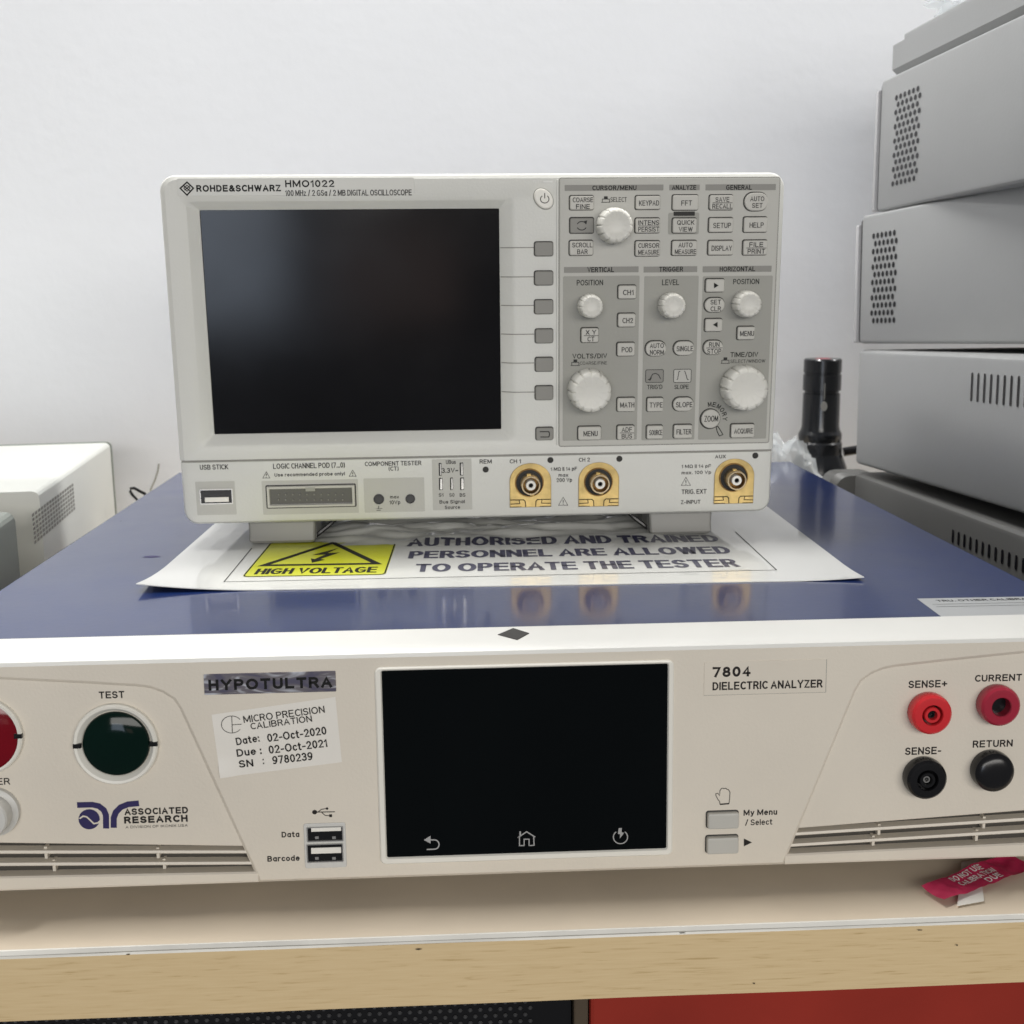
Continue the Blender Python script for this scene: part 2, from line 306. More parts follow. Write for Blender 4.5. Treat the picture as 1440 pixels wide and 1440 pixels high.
def letter(mb, F, s, box, m, h=0.0, bold=0.012, rot=0.0, y=None, lift=0.00006, slant=0.0, drape=None):
    """lettering s fitted to the box it fills in the photo, lying on the panel (or h proud of it)"""
    x0, x1, z0, z1 = lbox(F, *box, h=h); cx, cz, W, H = (x0+x1)/2, (z0+z1)/2, x1-x0, z1-z0
    letter_at(mb, s, cx, cz, W, H, m, -h-lift if y is None else y, bold, rot, slant, drape)
def letter_at(mb, s, cx, cz, W, H, m, y, bold=0.012, rot=0.0, slant=0.0, drape=None):
    wt = 0.145+bold*2.6; st_ = glyphs(s, wt); ca, sa = math.cos(rot), math.sin(rot)
    xs_ = [p[0] for q in st_ for p in q]; zs_ = [p[1] for q in st_ for p in q]; x0, x1, z0, z1 = min(xs_), max(xs_), min(zs_), max(zs_)
    kz = H/(z1-z0+wt); kx = W/(x1-x0+wt) if x1-x0 > 1e-6 else kz; wd = wt*min((kx+kz)/2, kz*1.1)
    kx = max(1e-6, (W-wd))/max(1e-6, x1-x0); kz = max(1e-6, (H-wd))/max(1e-6, z1-z0)
    for i_, q in enumerate(st_):
        pts = []
        for a, b in q:
            p_, r_ = (a-(x0+x1)/2)*kx, (b-(z0+z1)/2)*kz; pts.append((cx+p_*ca-r_*sa, cz+p_*sa+r_*ca))
        closed = len(pts) > 3 and math.hypot(pts[0][0]-pts[-1][0], pts[0][1]-pts[-1][1]) < 1e-7
        if closed: pts = pts[:-1]
        else:                                        # square the ends off by half a stroke
            for e_, n_ in ((0, 1), (-1, -2)):
                dx, dz = pts[e_][0]-pts[n_][0], pts[e_][1]-pts[n_][1]; L_ = math.hypot(dx, dz)
                if L_ > 1e-9: pts[e_] = (pts[e_][0]+dx/L_*wd*0.48, pts[e_][1]+dz/L_*wd*0.48)
        mb.strip(pts, wd, y-i_*0.0000015, m, closed)
def lines(mb, F, pts, wpx, m, h=0.0, closed=False, lift=0.00007):
    k = pxm(F, *pts[0]); mb.strip([lp(F, x, y, h) for x, y in pts], wpx*k, -h-lift, m, closed)
def arcpx(cx, cy, r, a0, a1, n=12, ry=None):
    return [(cx+r*math.cos(math.radians(a0+(a1-a0)*i/n)), cy-(ry or r)*math.sin(math.radians(a0+(a1-a0)*i/n))) for i in range(n+1)]
I4 = Matrix.Identity(4)

# ================================================================== SETTING
BZ = -0.095          # bench surface
WY = 0.53            # wall
mb = MB(); mb.box(-2.0, 2.0, WY, WY+0.1, -0.9, 2.6, M['wall']); o = mb.build('wall'); tag(o, 'plain white painted wall behind the instruments', 'wall', kind='structure')

bench = thing('workbench', 'oak edged workbench with scuffed white laminate top under the instruments', 'workbench', Matrix.Translation((0, 0, BZ)))
BF = I4
FY = -0.0445
mb = MB(); mb.box(-0.9, 0.9, FY+0.0012, WY-0.002, BZ-0.0255, BZ, M['bench_top']); mb.build('tabletop', bench, BF)
def bandstrip(name, z0, z1, y0, m, wob, seed):
    mb = MB(); n = 120; top = []; loops = []
    for i in range(n+1):
        x = -0.9+1.8*i/n
        a = wob*noise.noise(Vector((x*14, seed, 0))); b = wob*noise.noise(Vector((x*33, seed+5, 0)))
        loops.append([(x, FY+0.0012, z0), (x, y0+0.0004*a/max(wob, 1e-9), z0), (x, y0+0.0003, z1+a*0.5), (x, FY+0.0012, z1+b*0.2)])
    mb.loft(loops, m, True, True); return mb.build(name, bench, BF)
bandstrip('oak_edge_band', BZ-0.0257, BZ-0.0026, FY, M['oak'], 0.0001, 1)
bandstrip('white_edging', BZ-0.0013, BZ+0.0002, FY+0.0002, M['edging'], 0.0002, 3)
bandstrip('white_edging', BZ-0.0024, BZ-0.0016, FY-0.0001, M['edging'], 0.00025, 8)

for px_, py_, a_, b_ in ((1345, 1328, 0.0004, 0.0004), (959, 1311, 0.0013, 0.00022), (1293, 1307, 0.0010, 0.0002), (181, 1341, 0.0008, 0.0002), (588, 1334, 0.0014, 0.00025), (1060, 1382, 0.0004, 0.0003)):
    mb = MB(); FK = frame_of((0, FY, 0), (1, 0, 0), (0, 1, 0), (0, 0, 1)); c_ = lp(FK, px_, py_, 0.0); n_ = 9
    L_ = [(c_[0]+a_*(0.6+0.6*random.random())*math.cos(2*PI*k_/n_), c_[1]+b_*(0.6+0.6*random.random())*math.sin(2*PI*k_/n_)) for k_ in range(n_)]
    mb.poly(L_, FY-0.0005, M['dustwood']); mb.build('scuff_mark', bench, BF)

# under the bench
cab = thing('red_cabinet', 'red painted metal cabinet front under the right side of the bench', 'cabinet', Matrix.Translation((0.2, 0.1, -0.55)))
xl = 0.0225
mb = MB(); slab(mb, rrect(xl, 0.6, -0.55, BZ-0.0300, 0.003), 0.4, 0.4+0.033, 0.0015, M['redcab']); mb.build('body', cab, I4)
mb = MB(); mb.box(xl+0.004, 0.595, -0.0345, -0.033, BZ-0.0292, BZ-0.0262, M['redcab']); mb.build('top_lip', cab, I4)
case = thing('loudspeaker', 'black box with perforated mesh front below the left of the bench', 'loudspeaker', Matrix.Translation((-0.3, 0.1, -0.55)))
mb = MB(); mb.box(-0.75, xl-0.0065, -0.030, 0.38, -0.55, BZ-0.0275, M['black']); mb.build('body', case, I4)
mb = MB()
for j in range(7):
    for i in range(205):
        x = -0.735+i*0.0036+(j % 2)*0.0018; z = BZ-0.0300-j*0.0026
        if x < xl-0.01: mb.loft([[(x+r*math.cos(2*PI*k/6), -0.0303-d, z+r*math.sin(2*PI*k/6)) for k in range(6)] for r, d in ((0.0009, 0), (0.0005, 0.0004))], M['white_pl' if j == 0 else 'rim_dark'], False, True)
mb.build('mesh_grille', case, I4)
mb = MB(); slab(mb, rrect(xl-0.0058, xl-0.0006, -0.55, BZ-0.0262, 0.0006), 0.0, 0.033, 0.0006, M['dustwood']); o = mb.build('wooden_post'); tag(o, 'narrow bare wooden post between black loudspeaker and red cabinet', 'post')

# ================================================================== DIELECTRIC ANALYZER
D = 0.39382; FYF, FZF, FT = -0.019, -0.00349, 0.03735
AN = thing('dielectric_analyzer', 'wide blue topped test instrument with beige front and black touchscreen', 'test instrument', Matrix.Translation((0, 0, BZ)))
FA = frame_of((0, FYF, FZF), (1, 0, 0), (0, math.cos(FT), -math.sin(FT)), (0, math.sin(FT), math.cos(FT)))
HB = 0.08176
mb = MB(); n = 16
prof = [(0.2125, -0.0855), (0.2148, -0.0835), (0.215, -0.002), (0.2144, -0.0006), (0.213, 0.0)]
lo = [(-x, z) for x, z in prof]+[(x, z) for x, z in prof[::-1]]
mb.loft([[(x, y, z) for x, z in lo] for y in (0.0, D-0.001, D)], M['blue'], True, True); mb.build('cover', AN, I4)
for sx in (-1, 1):
    for y in (0.03, D-0.04):
        mb = MB(); loops = [[(sx*0.18+r*math.cos(2*PI*k/24), y+r*math.sin(2*PI*k/24), z) for k in range(24)] for r, z in ((0.010, BZ), (0.011, BZ+0.002), (0.012, -0.0854))]
        mb.loft(loops, M['black'], True, True); mb.build('foot', AN, I4)
# front frame: rounded shell along x
mb = MB()
pr = [(0.0015, -0.0866), (0.0015, 0.0), (0.0006, 0.0006), (-0.004, 0.0004), (-0.0125, -0.0007), (-0.0165, -0.0015), (-0.0183, -0.0024), (-0.0190, -0.0036)]
inn = [(-0.0140, -0.0055), (-0.0155, -0.0838)]
bot = [(-0.0150, -0.0858), (-0.0130, -0.0866)]
pl = pr+inn+bot
def shrink(p, k): return (p[0], p[1]*(1-k)-0.043*k)
xs = [(-0.2245, 0.06), (-0.2240, 0.02), (-0.2225, 0.0), (0.2225, 0.0), (0.2240, 0.02), (0.2245, 0.06)]
mb.loft([[(x,)+shrink(p, k) for p in pl] for x, k in xs], M['frame'], True, True); mb.build('front_frame', AN, I4)
# proud centre panel with the top bar (T shape), recessed side panels, louvres
V = lambda v: -v/1000
tleft = [(-0.2215, V(1.8)), (-0.2215, V(0.2))]
cl = [(-0.2215, V(-1.1)), (-0.2215, V(2.2)), (-0.178, V(4.8)), (-0.150, V(7.0)), (-0.133, V(8.5)), (-0.1285, V(9.3)), (-0.1245, V(10.9)), (-0.1210, V(13.5)), (-0.1190, V(17.0)), (-0.0960, V(78.0)), (-0.0948, V(81.7))]
ring_ = cl+[(-x, z) for x, z in cl[::-1]]
ccw = ring_      # left side downwards, right side upwards: counter-clockwise from the front
mb = MB(); mb.loft([aty(ccw, 0.0045), aty(ccw, 0.0012), aty(offset(ccw, 0.0010), 0.0002), aty(offset(ccw, 0.0013), 0.0)], M['beige'], False, True); mb.build('front_panel', AN, FA)
for sx in (-1, 1):
    pl = [(-0.2205, V(1.0)), (-0.2205, V(62.3)), (-0.0940, V(68.45)), (-0.0940, V(60)), (-0.112, V(6.0)), (-0.120, V(2.0))]
    if sx > 0: pl = [(-x, z) for x, z in pl[::-1]]
    mb = MB(); slab(mb, pl, 0.0058, 0.0045, 0.0004, M['beige']); mb.build('side_panel', AN, FA)
    gr = MB(); gr.poly([(sx*0.2195, V(60)), (sx*0.2195, V(80.3)), (sx*0.094, V(80.3)), (sx*0.094, V(66))], 0.0052, M['vent_in'])
    g = gr.build('vent', AN, FA)
    for (va, vb, th, hh) in ((67.0, 70.2, 1.0, 0.0008), (71.7, 74.4, 1.0, 0.0008)):
        ends = []
        for u, v, t in ((0.2195, va-0.9, th*1.1), (0.0950, vb, th*0.75)):
            ends.append([(sx*u, 0.0050, V(v+0.9)), (sx*u, hh+0.0004, V(v+0.75)), (sx*u, hh, V(v+0.4)), (sx*u, hh+0.0003, V(v-t*0.5)), (sx*u, 0.0048, V(v-t*0.75))])
        mb = MB(); mb.loft(ends, M['beige'], True, True); mb.build('slat', g, FA)
    ends = []
    for u, v in ((0.2205, 75.6), (0.0946, 77.5)):
        ends.append([(sx*u, 0.0050, V(81.76)), (sx*u, 0.0012, V(81.76)), (sx*u, 0.0003, V(81.3)), (sx*u, 0.0, V(80.6)), (sx*u, 0.0, V(v+0.5)), (sx*u, 0.0006, V(v)), (sx*u, 0.0050, V(v-0.1))])
    mb = MB(); mb.loft(ends, M['beige'], True, True); mb.build('bottom_rail', AN, FA)
    for u, va, vb in ((0.169, 66.5, 71.0), (0.1665, 71.5, 75.8), (0.130, 68.2, 72.2), (0.128, 72.5, 76.3)):
        mb = MB(); mb.box(sx*u-0.0005, sx*u+0.0005, 0.0026, 0.0051, V(vb), V(va), M['beige']); mb.build('rib', g, FA)
# touchscreen with pale sloped surround
a = lbox(FA, 527.5, 936, 946, 1214); b = (-0.04891, 0.05127, V(73.43), V(4.79))
mb = MB(); A_ = rrect(b[0]-0.0024, b[1]+0.0022, b[2]-0.0025, b[3]+0.0014, 0.0022); B_ = rrect(*b, 0.0006)
mb.loft([aty(A_, 0.001), aty(A_, -0.0004), aty(offset(A_, 0.0005), -0.0009), aty(offset(B_, -0.0004), -0.0008), aty(B_, -0.0001), aty(B_, 0.002)], M['surround'], False, False)
SU = mb.build('screen_surround', AN, FA)
mb = MB(); mb.poly(B_, -0.00005, M['tscreen']); SC_ = mb.build('touchscreen', AN, FA)
mb = MB()
lines(mb, FA, [(600, 1194.5), (611, 1194)]+arcpx(611, 1187.5, 6.5, -90, 90, 8)+[(603, 1181)], 1.7, M['icon'], h=0.00005)
mb.poly([lp(FA, *q) for q in ((596, 1181), (605.5, 1175), (605.5, 1186))], -0.00013, M['icon'])
mb.build('screen_icon', SC_, FA); mb = MB()
lines(mb, FA, [(728, 1178), (740.5, 1169.5), (752.5, 1177)], 1.6, M['icon'], h=0.00005)
lines(mb, FA, [(737, 1189), (730.5, 1189), (730.5, 1177), (728, 1178)], 1.5, M['icon'], h=0.00005)
lines(mb, FA, [(744, 1189), (751, 1188.5), (750.5, 1176.5)], 1.5, M['icon'], h=0.00005)
lines(mb, FA, [(737, 1189.5), (737, 1180), (744, 1180), (744, 1189.5)], 1.4, M['icon'], h=0.00005)
lines(mb, FA, [(731.5, 1175), (731.5, 1169)], 2.2, M['icon'], h=0.00005)
mb.build('screen_icon', SC_, FA); mb = MB()
lines(mb, FA, arcpx(872.5, 1177, 10, 128, 412, 22, 9.3), 1.5, M['icon'], h=0.00005)
mb.poly([lp(FA, *q) for q in ((870, 1164.5), (874.5, 1164), (874, 1170), (877.5, 1171), (871.5, 1179), (872, 1173), (868.8, 1172.5))], -0.00013, M['icon'])
mb.build('screen_icon', SC_, FA)

# TEST and RESET buttons
def pushbutton(cx, cy, rpx, lens, lr, label):
    c = lp(FA, cx, cy, -0.0013); k = pxm(FA, max(cx, 30), cy); R_ = rpx*k; y0 = 0.0013
    mb = MB(); lathe(mb, c[0], c[1], [(R_, y0), (R_*0.995, y0-0.0016), (R_*0.96, y0-0.0022), (R_*0.90, y0-0.0020), (lr*k*1.03, y0-0.0004), (lr*k*1.0, y0+0.0008)], M['surround'], 56, cap=False)
    for s in (-1, 1): mb.box(c[0]+s*R_*0.90-0.0012, c[0]+s*R_*0.90+0.0014, y0-0.00225, y0-0.0010, c[1]-0.0008, c[1]+0.0008, M['black'])
    o = mb.build('push_button', AN, FA); o['label'] = label
    mb = MB(); q = lr*k
    lathe(mb, c[0], c[1], [(q, y0+0.0008), (q, y0-0.0006), (q*0.97, y0-0.0013), (q*0.8, y0-0.0021), (q*0.5, y0-0.0027), (q*0.2, y0-0.0029)], lens, 48); mb.build('lens', o, FA)
    return o
pushbutton(164, 1045, 60, M['greenlens'], 47.5, 'dark green round test button in a white ring')
pushbutton(-24, 1034, 58, M['redlens'], 55, 'red round button at the left end')
c = lp(FA, -7, 1140, -0.0013); k = pxm(FA, 30, 1140)
mb = MB(); lathe(mb, c[0], c[1], [(36*k, 0.0013), (36*k, -0.0006), (33*k, -0.0010), (29*k, -0.0013), (29*k, -0.0062), (27*k, -0.0070), (22*k, -0.0072)], M['frame'], 48); mb.build('power_button', AN, FA)
mb = MB(); letter(mb, FA, 'TEST', (139, 972, 175, 982), M['brown_ink'], h=-0.0013, bold=0.03); mb.build('lettering', AN, FA)
mb = MB(); letter(mb, FA, 'POWER', (-40, 1094.5, 14, 1104), M['brown_ink'], h=-0.0013); mb.build('lettering', AN, FA)
# maker's emblem and lettering
mb = MB(); H0 = -0.0013
lines(mb, FA, [(108.5, 1132), (130, 1131.5), (139, 1133.5), (146, 1139), (149, 1146), (149.3, 1165)], 8.6, M['navy'], h=H0)
lines(mb, FA, [(160, 1164), (160, 1150), (163, 1142), (170, 1135), (180, 1131), (195.5, 1129.5)], 8.6, M['navy'], h=H0)
mb.poly([lp(FA, x, y, H0) for x, y in arcpx(125.5, 1152, 15, 0, 360, 24, 14.2)[::-1][:-1]], -H0-0.00008, M['navy'])
lines(mb, FA, [(112, 1151), (117, 1147.5), (122, 1148.5), (127, 1153), (132, 1158), (138, 1157), (142, 1153)], 2.2, M['beige'], h=H0, lift=0.00014)
mb.build('emblem', AN, FA)
mb = MB(); letter(mb, FA, 'ASSOCIATED', (175, 1135.7, 264.5, 1145), M['brown_ink'], h=H0, bold=0.045)
letter(mb, FA, 'RESEARCH', (174.5, 1147, 264, 1156.8), M['brown_ink'], h=H0, bold=0.06)
letter(mb, FA, 'A DIVISION OF IKONIX USA', (176.5, 1160, 264, 1163.6), M['ink_grey'], h=H0, bold=0.005); mb.build('lettering', AN, FA)
# foil nameplate
x0, x1, z0, z1 = lbox(FA, 287, 945.5, 472.5, 974.5)
mb = MB(); slab(mb, rrect(x0, x1, z0, z1, 0.0003), 0, 0.0004, 0.0001, M['foil']); NP = mb.build('nameplate', AN, FA)
mb = MB(); letter(mb, FA, 'HYPOTULTRA', (293, 953.5, 467, 969), M['ink'], h=0.0004, bold=0.055); mb.build('lettering', NP, FA)
# calibration sticker
q = [lp(FA, *p) for p in ((297.5, 1005), (310, 1093.5), (480.8, 1071.7), (471.7, 980))]
mb = MB(); nx, nz = 14, 8; vs = []; fs = []
for j in range(nz+1):
    for i in range(nx+1):
        s, t = i/nx, j/nz
        X = (q[0][0]*(1-t)+q[1][0]*t)*(1-s)+(q[3][0]*(1-t)+q[2][0]*t)*s; Z = (q[0][1]*(1-t)+q[1][1]*t)*(1-s)+(q[3][1]*(1-t)+q[2][1]*t)*s
        d = 0.00006; u = (1-s)*1.3+t
        if abs(u-1.55) < 0.12 and s < 0.35: d = 0.00016
        if s < 0.1 and t > 0.8: d = 0.0007
        vs.append((X, -d, Z))
for j in range(nz):
    for i in range(nx): a = j*(nx+1)+i; fs.append([a, a+nx+1, a+nx+2, a+1])
mb.add(vs, fs, M['sticker']); ST = mb.build('calibration_sticker', AN, FA); ST['label'] = 'white calibration sticker stuck on at a slant'
mb = MB(); k = pxm(FA, 390, 1030)
def stl(s, cx, cy, wd, ht, rot=8.0, bold=0.008, m='ink'):
    c = lp(FA, cx, cy); letter_at(mb, s, c[0], c[1], wd*k, ht*k, M[m], -0.00026, bold, math.radians(rot))
stl('MICRO PRECISION', 399.5, 1004.3, 115, 10.3, 6.0, 0.004); stl('CALIBRATION', 395.6, 1015.6, 87, 9.5, 6.2, 0.004)
stl('Date:', 348.3, 1040, 33, 11, 8, 0.02); stl('02-Oct-2020', 417.5, 1032.2, 84, 12, 6.2, 0.02)
stl('Due :', 350.3, 1056.8, 35, 11, 5, 0.02); stl('02-Oct-2021', 419, 1049.3, 83, 12, 5.5, 0.02)
stl('SN', 346.2, 1073.3, 20, 11, 4, 0.02); stl(':', 370.5, 1070.5, 1.8, 8, 4); stl('9780239', 411.4, 1065.8, 57, 12, 5, 0.02)
lines(mb, FA, arcpx(326, 1018.5, 14.5, 35, 325, 18, 12), 0.9, M['ink_grey'], lift=0.00026)
lines(mb, FA, [(326, 1007), (327, 1031)], 0.9, M['ink_grey'], lift=0.00026); lines(mb, FA, [(327, 1019), (340, 1018)], 0.9, M['ink_grey'], lift=0.00026)
mb.build('lettering', ST, FA)
# USB block
x0, x1, z0, z1 = lbox(FA, 428, 1157, 487, 1220)
mb = MB(); slab(mb, rrect(x0, x1, z0, z1, 0.0008), 0, 0.0005, 0.0003, M['frame']); o = mb.build('port_surround', AN, FA)
for (ya, yb, t0, t1) in ((1161, 1182, 1161.8, 1167.5), (1185, 1211, 1190.5, 1198.5)):
    p = lbox(FA, 432, ya, 483, yb); mb = MB(); B0 = rrect(*p, 0.0003)
    mb.loft([aty(B0, -0.0004), aty(B0, -0.0010), aty(offset(B0, 0.00035), -0.0010), aty(offset(B0, 0.00035), -0.00055)], M['steel'], False, False)
    mb.poly(offset(B0, 0.0002), -0.0006, M['black'])
    u = MB(); s = lbox(FA, 438, t0, 480, t1); u.box(s[0], s[1], -0.0009, -0.0005, s[2], s[3], M['white_pl'])
    pt = mb.build('usb_port', AN, FA); u.build('tongue', pt, FA)
    u = MB()
    for cx in (446, 470):
        s = lbox(FA, cx-2.5, yb-7, cx+2.5, yb-3.5); u.box(s[0], s[1], -0.0008, -0.0005, s[2], s[3], M['steel'])
    u.build('contact', pt, FA)
mb = MB(); lines(mb, FA, [(441, 1142), (471, 1141.5)], 1.3, M['brown_ink']); mb.poly([lp(FA, x, y) for x, y in arcpx(442.5, 1142, 3.6, 0, -350, 12, 3.2)[::-1]], -0.00008, M['brown_ink'])
lines(mb, FA, [(447, 1142), (452, 1138), (459, 1137)], 1.1, M['brown_ink']); lines(mb, FA, [(452, 1142), (457, 1146.5), (464, 1147)], 1.1, M['brown_ink'])
mb.poly([lp(FA, x, y) for x, y in arcpx(460, 1137, 1.8, 0, -350, 8)[::-1]], -0.00008, M['brown_ink']); s = lbox(FA, 463, 1145, 467, 1149); mb.poly(rrect(*s, 0.00001), -0.00008, M['brown_ink'])
letter(mb, FA, 'Data', (396, 1169.3, 421, 1177.3), M['brown_ink'], bold=0.035); letter(mb, FA, 'Barcode', (376, 1203, 421.5, 1211), M['brown_ink'], bold=0.035)
mb.build('lettering', AN, FA)
# model label
x0, x1, z0, z1 = lbox(FA, 990, 929, 1161.5, 975.5)
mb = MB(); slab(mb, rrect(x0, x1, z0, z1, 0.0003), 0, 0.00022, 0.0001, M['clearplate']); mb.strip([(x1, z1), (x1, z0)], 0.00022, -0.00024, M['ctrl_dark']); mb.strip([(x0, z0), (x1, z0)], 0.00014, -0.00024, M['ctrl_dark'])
ML = mb.build('model_label', AN, FA)
mb = MB(); letter(mb, FA, '7804', (1002, 937.3, 1055.5, 951.8), M['brown_ink'], h=0.00022, bold=0.045); letter(mb, FA, 'DIELECTRIC ANALYZER', (1002, 957.3, 1156.5, 968.7), M['brown_ink'], h=0.00022, bold=0.035); mb.build('lettering', ML, FA)
# hand symbol, two keys
mb = MB()
hand = [(1012.5, 1131), (1025, 1130), (1026, 1123), (1026.5, 1114), (1024.5, 1110.5), (1022.5, 1110), (1020.5, 1108.3), (1018, 1109), (1015.5, 1108), (1013.5, 1110), (1012.3, 1112), (1012, 1119), (1009.5, 1115.5), (1006.5, 1116), (1006.8, 1119), (1009.5, 1124), (1012, 1127)]
lines(mb, FA, hand, 1.0, M['brown_ink'], closed=True); lines(mb, FA, [(1012.5, 1131), (1025, 1130)], 2.0, M['brown_ink'], lift=0.0001)
letter(mb, FA, 'My Menu', (1045.6, 1138, 1092.8, 1148), M['brown_ink'], bold=0.03); letter(mb, FA, '/ Select', (1048, 1151.5, 1086, 1160.5), M['brown_ink'], bold=0.015)
mb.poly([lp(FA, *p) for p in ((1046, 1179), (1046, 1190), (1057.5, 1184.5))], -0.0001, M['brown_ink']); mb.build('lettering', AN, FA)
for bx in ((994, 1141, 1037.5, 1163), (993, 1175, 1037, 1198)):
    s = lbox(FA, *bx); g = lbox(FA, bx[0]-1.6, bx[1]-1.8, bx[2]+1.0, bx[3]+0.6)
    mb = MB(); mb.poly(rrect(*g, 0.0010), -0.00008, M['gap']); slab(mb, rrect(*s, 0.0008), 0, 0.0022, 0.0006, M['key']); mb.build('key', AN, FA)
# terminals
def socket(cx, cy, rpx, m, kind, label):
    h = 0.0050; c = lp(FA, cx, cy, h-0.0013); k = pxm(FA, cx, cy)*0.945; R_ = rpx*k; y0 = 0.0013; y1 = y0-h
    mb = MB()
    body = [(R_*0.98, y0), (R_, y0-0.001), (R_, y1+0.0022), (R_*0.96, y1+0.0009), (R_*0.86, y1+0.0001), (R_*0.74, y1)]
    if kind == 'hole': lathe(mb, c[0], c[1], body+[(R_*0.50, y1), (R_*0.46, y1+0.0004), (R_*0.44, y0+0.001), (R_*0.05, y0+0.001)], m, 40)
    elif kind == 'ring': lathe(mb, c[0], c[1], body+[(R_*0.52, y1), (R_*0.49, y1+0.0005), (R_*0.48, y1+0.004)], m, 40, cap=False)
    else: lathe(mb, c[0], c[1], body[:-1]+[(R_*0.7, y1-0.0005), (R_*0.4, y1-0.0009), (R_*0.1, y1-0.001)], m, 40)
    o = mb.build('terminal', AN, FA); o['label'] = label
    if kind == 'ring':
        mb = MB(); mb.poly(circ(c[0], c[1], R_*0.485, 32), y1+0.0035, M['black'])
        lathe(mb, c[0], c[1], [(R_*0.40, y1+0.0036), (R_*0.39, y1+0.0006), (R_*0.36, y1+0.0002), (R_*0.24, y1+0.0002), (R_*0.22, y1+0.0006), (R_*0.21, y1+0.0036)], m, 32, cap=False); mb.build('inner_sleeve', o, FA)
        mb = MB(); mb.poly(circ(c[0], c[1], R_*0.215, 20), y1+0.0022, M['black']); lathe(mb, c[0], c[1], [(R_*0.17, y1+0.0024), (R_*0.16, y1+0.0012), (R_*0.11, y1+0.0012), (R_*0.10, y1+0.0024)], M['steel' if m is M['black'] else 'black'], 20, cap=False); mb.build('contact', o, FA)
    elif kind == 'hole':
        mb = MB(); mb.poly(circ(c[0], c[1], R_*0.445, 32), y1+0.004, M['black']); mb.build('bore', o, FA)
socket(1312, 1006.5, 30.5, M['redpl'], 'ring', 'bright red socket with an inner sleeve')
socket(1409, 995, 30, M['redpl2'], 'hole', 'crimson socket with a plain bore')
socket(1305, 1098, 30.5, M['black'], 'ring', 'black socket with an inner sleeve')
socket(1400.5, 1088, 30, M['black'], 'cap', 'black terminal with a rounded closed cap')
for s, bx in (('SENSE+', (1277.8, 956.5, 1332, 967)), ('CURRENT', (1371, 948.3, 1437, 958)), ('SENSE-', (1273, 1050.5, 1323.5, 1061)), ('RETURN', (1368, 1040.6, 1424, 1050.6))):
    mb = MB(); letter(mb, FA, s, bx, M['brown_ink'], h=H0, bold=0.028); mb.build('lettering', AN, FA)
# diamond sticker on the bezel's top, paper label on the cover
ang = math.atan2(0.0016, 0.012); FB = frame_of((0, -0.004, 0.0005), (1, 0, 0), (0, math.sin(ang), -math.cos(ang)), (0, math.cos(ang), math.sin(ang)))
mb = MB(); slab(mb, [lp(FB, *p) for p in ((700, 892.7), (727.3, 900), (744.3, 890.7), (721.7, 883.6))], 0.0003, 0.0005, 0.0001, M['gap']); o = mb.build('diamond_sticker', AN, FB)
FT0 = frame_of((0, 0, 0), (1, 0, 0), (0, 0, -1), (0, 1, 0))      # lying on the cover: local z = world y
mb = MB(); slab(mb, [(0.1585, 0.0275), (0.1575, 0.0008), (0.2105, -0.0008+0.0012), (0.2110, 0.0265)][::1], 0.0, 0.0002, 0.00005, M['label_grey']); LB = mb.build('asset_label', AN, FT0)
mb = MB(); letter_at(mb, 'TRU. OTHER CALIBRATION', 0.1865, 0.0232, 0.044, 0.0026, M['ink'], -0.00026, 0.02)
for v in (0.0185, 0.0150): mb.strip([(0.161, v), (0.2095, v-0.0006)], 0.0003, -0.00026, M['ink_grey'])
mb.build('lettering', LB, FT0)

for px_, py_, r_ in ((170, 733, 0.0006), (380, 878, 0.0004), (1225, 780, 0.0004)):
    c_ = loc(FT0, px_, py_); mb = MB(); mb.poly([(c_.x+r_*(0.7+0.5*random.random())*math.cos(2*PI*k_/8), c_.z+r_*(0.7+0.5*random.random())*math.sin(2*PI*k_/8)) for k_ in range(8)], -0.00008, M['gap']); mb.build('speck', AN, FT0)
c_ = loc(FT0, 213, 783); mb = MB(); mb.poly([(c_.x+0.0042*math.cos(2*PI*k_/12), c_.z+0.0020*(0.7+0.5*random.random())*math.sin(2*PI*k_/12)) for k_ in range(12)], -0.00008, M['navy']); mb.build('speck', AN, FT0)

# ================================================================== LAMINATED NOTICE
a = Vector((-0.1545, 0.0645)); b = Vector((0.1479, 0.0577)); e = (b-a).normalized(); W = (b-a).length
FS = frame_of((a.x, a.y, 0.0005), (e.x, e.y, 0), (0, 0, -1), (-e.y, e.x, 0))
def wav(x, z):
    """how far the sheet lifts: flat under the feet, wrinkled towards the back, curled left front corner"""
    t = max(0.0, min(1.0, (z-0.080)/0.03)); h = 0.0
    if 0.055 < x < 0.24: 
        q = max(0.0, min(1.0, (x-0.055)/0.02, (0.24-x)/0.02))
        h += t*q*(0.0018+0.0032*noise.noise(Vector((x*40, z*120, 0)))+0.0010*noise.noise(Vector((x*110, z*260, 3))))
    r = max(0.0, 1-(x*0.9+z)/0.05); h += 0.0035*r*r
    r = max(0.0, 1-((W-x)*0.9+z)/0.03); h += 0.0012*r*r
    return h
SH = thing('laminated_notice', 'white laminated warning sheet lying under the oscilloscope on blue cover', 'notice', FS)
mb = MB(); nx, nz = 100, 80; vs = []; fs = []
for j in range(nz+1):
    for i in range(nx+1):
        x, z = W*i/nx, 0.215*j/nz; vs.append((x, -wav(x, z), z))
N0 = len(vs)
vs += [(x, y+0.0004, z) for x, y, z in vs]
for j in range(nz):
    for i in range(nx):
        q = j*(nx+1)+i; fs.append([q, q+1, q+nx+2, q+nx+1]); fs.append([N0+q, N0+q+nx+1, N0+q+nx+2, N0+q+1])
edge = [i for i in range(nx+1)]+[j*(nx+1)+nx for j in range(1, nz+1)]+[nz*(nx+1)+i for i in range(nx-1, -1, -1)]+[j*(nx+1) for j in range(nz-1, 0, -1)]
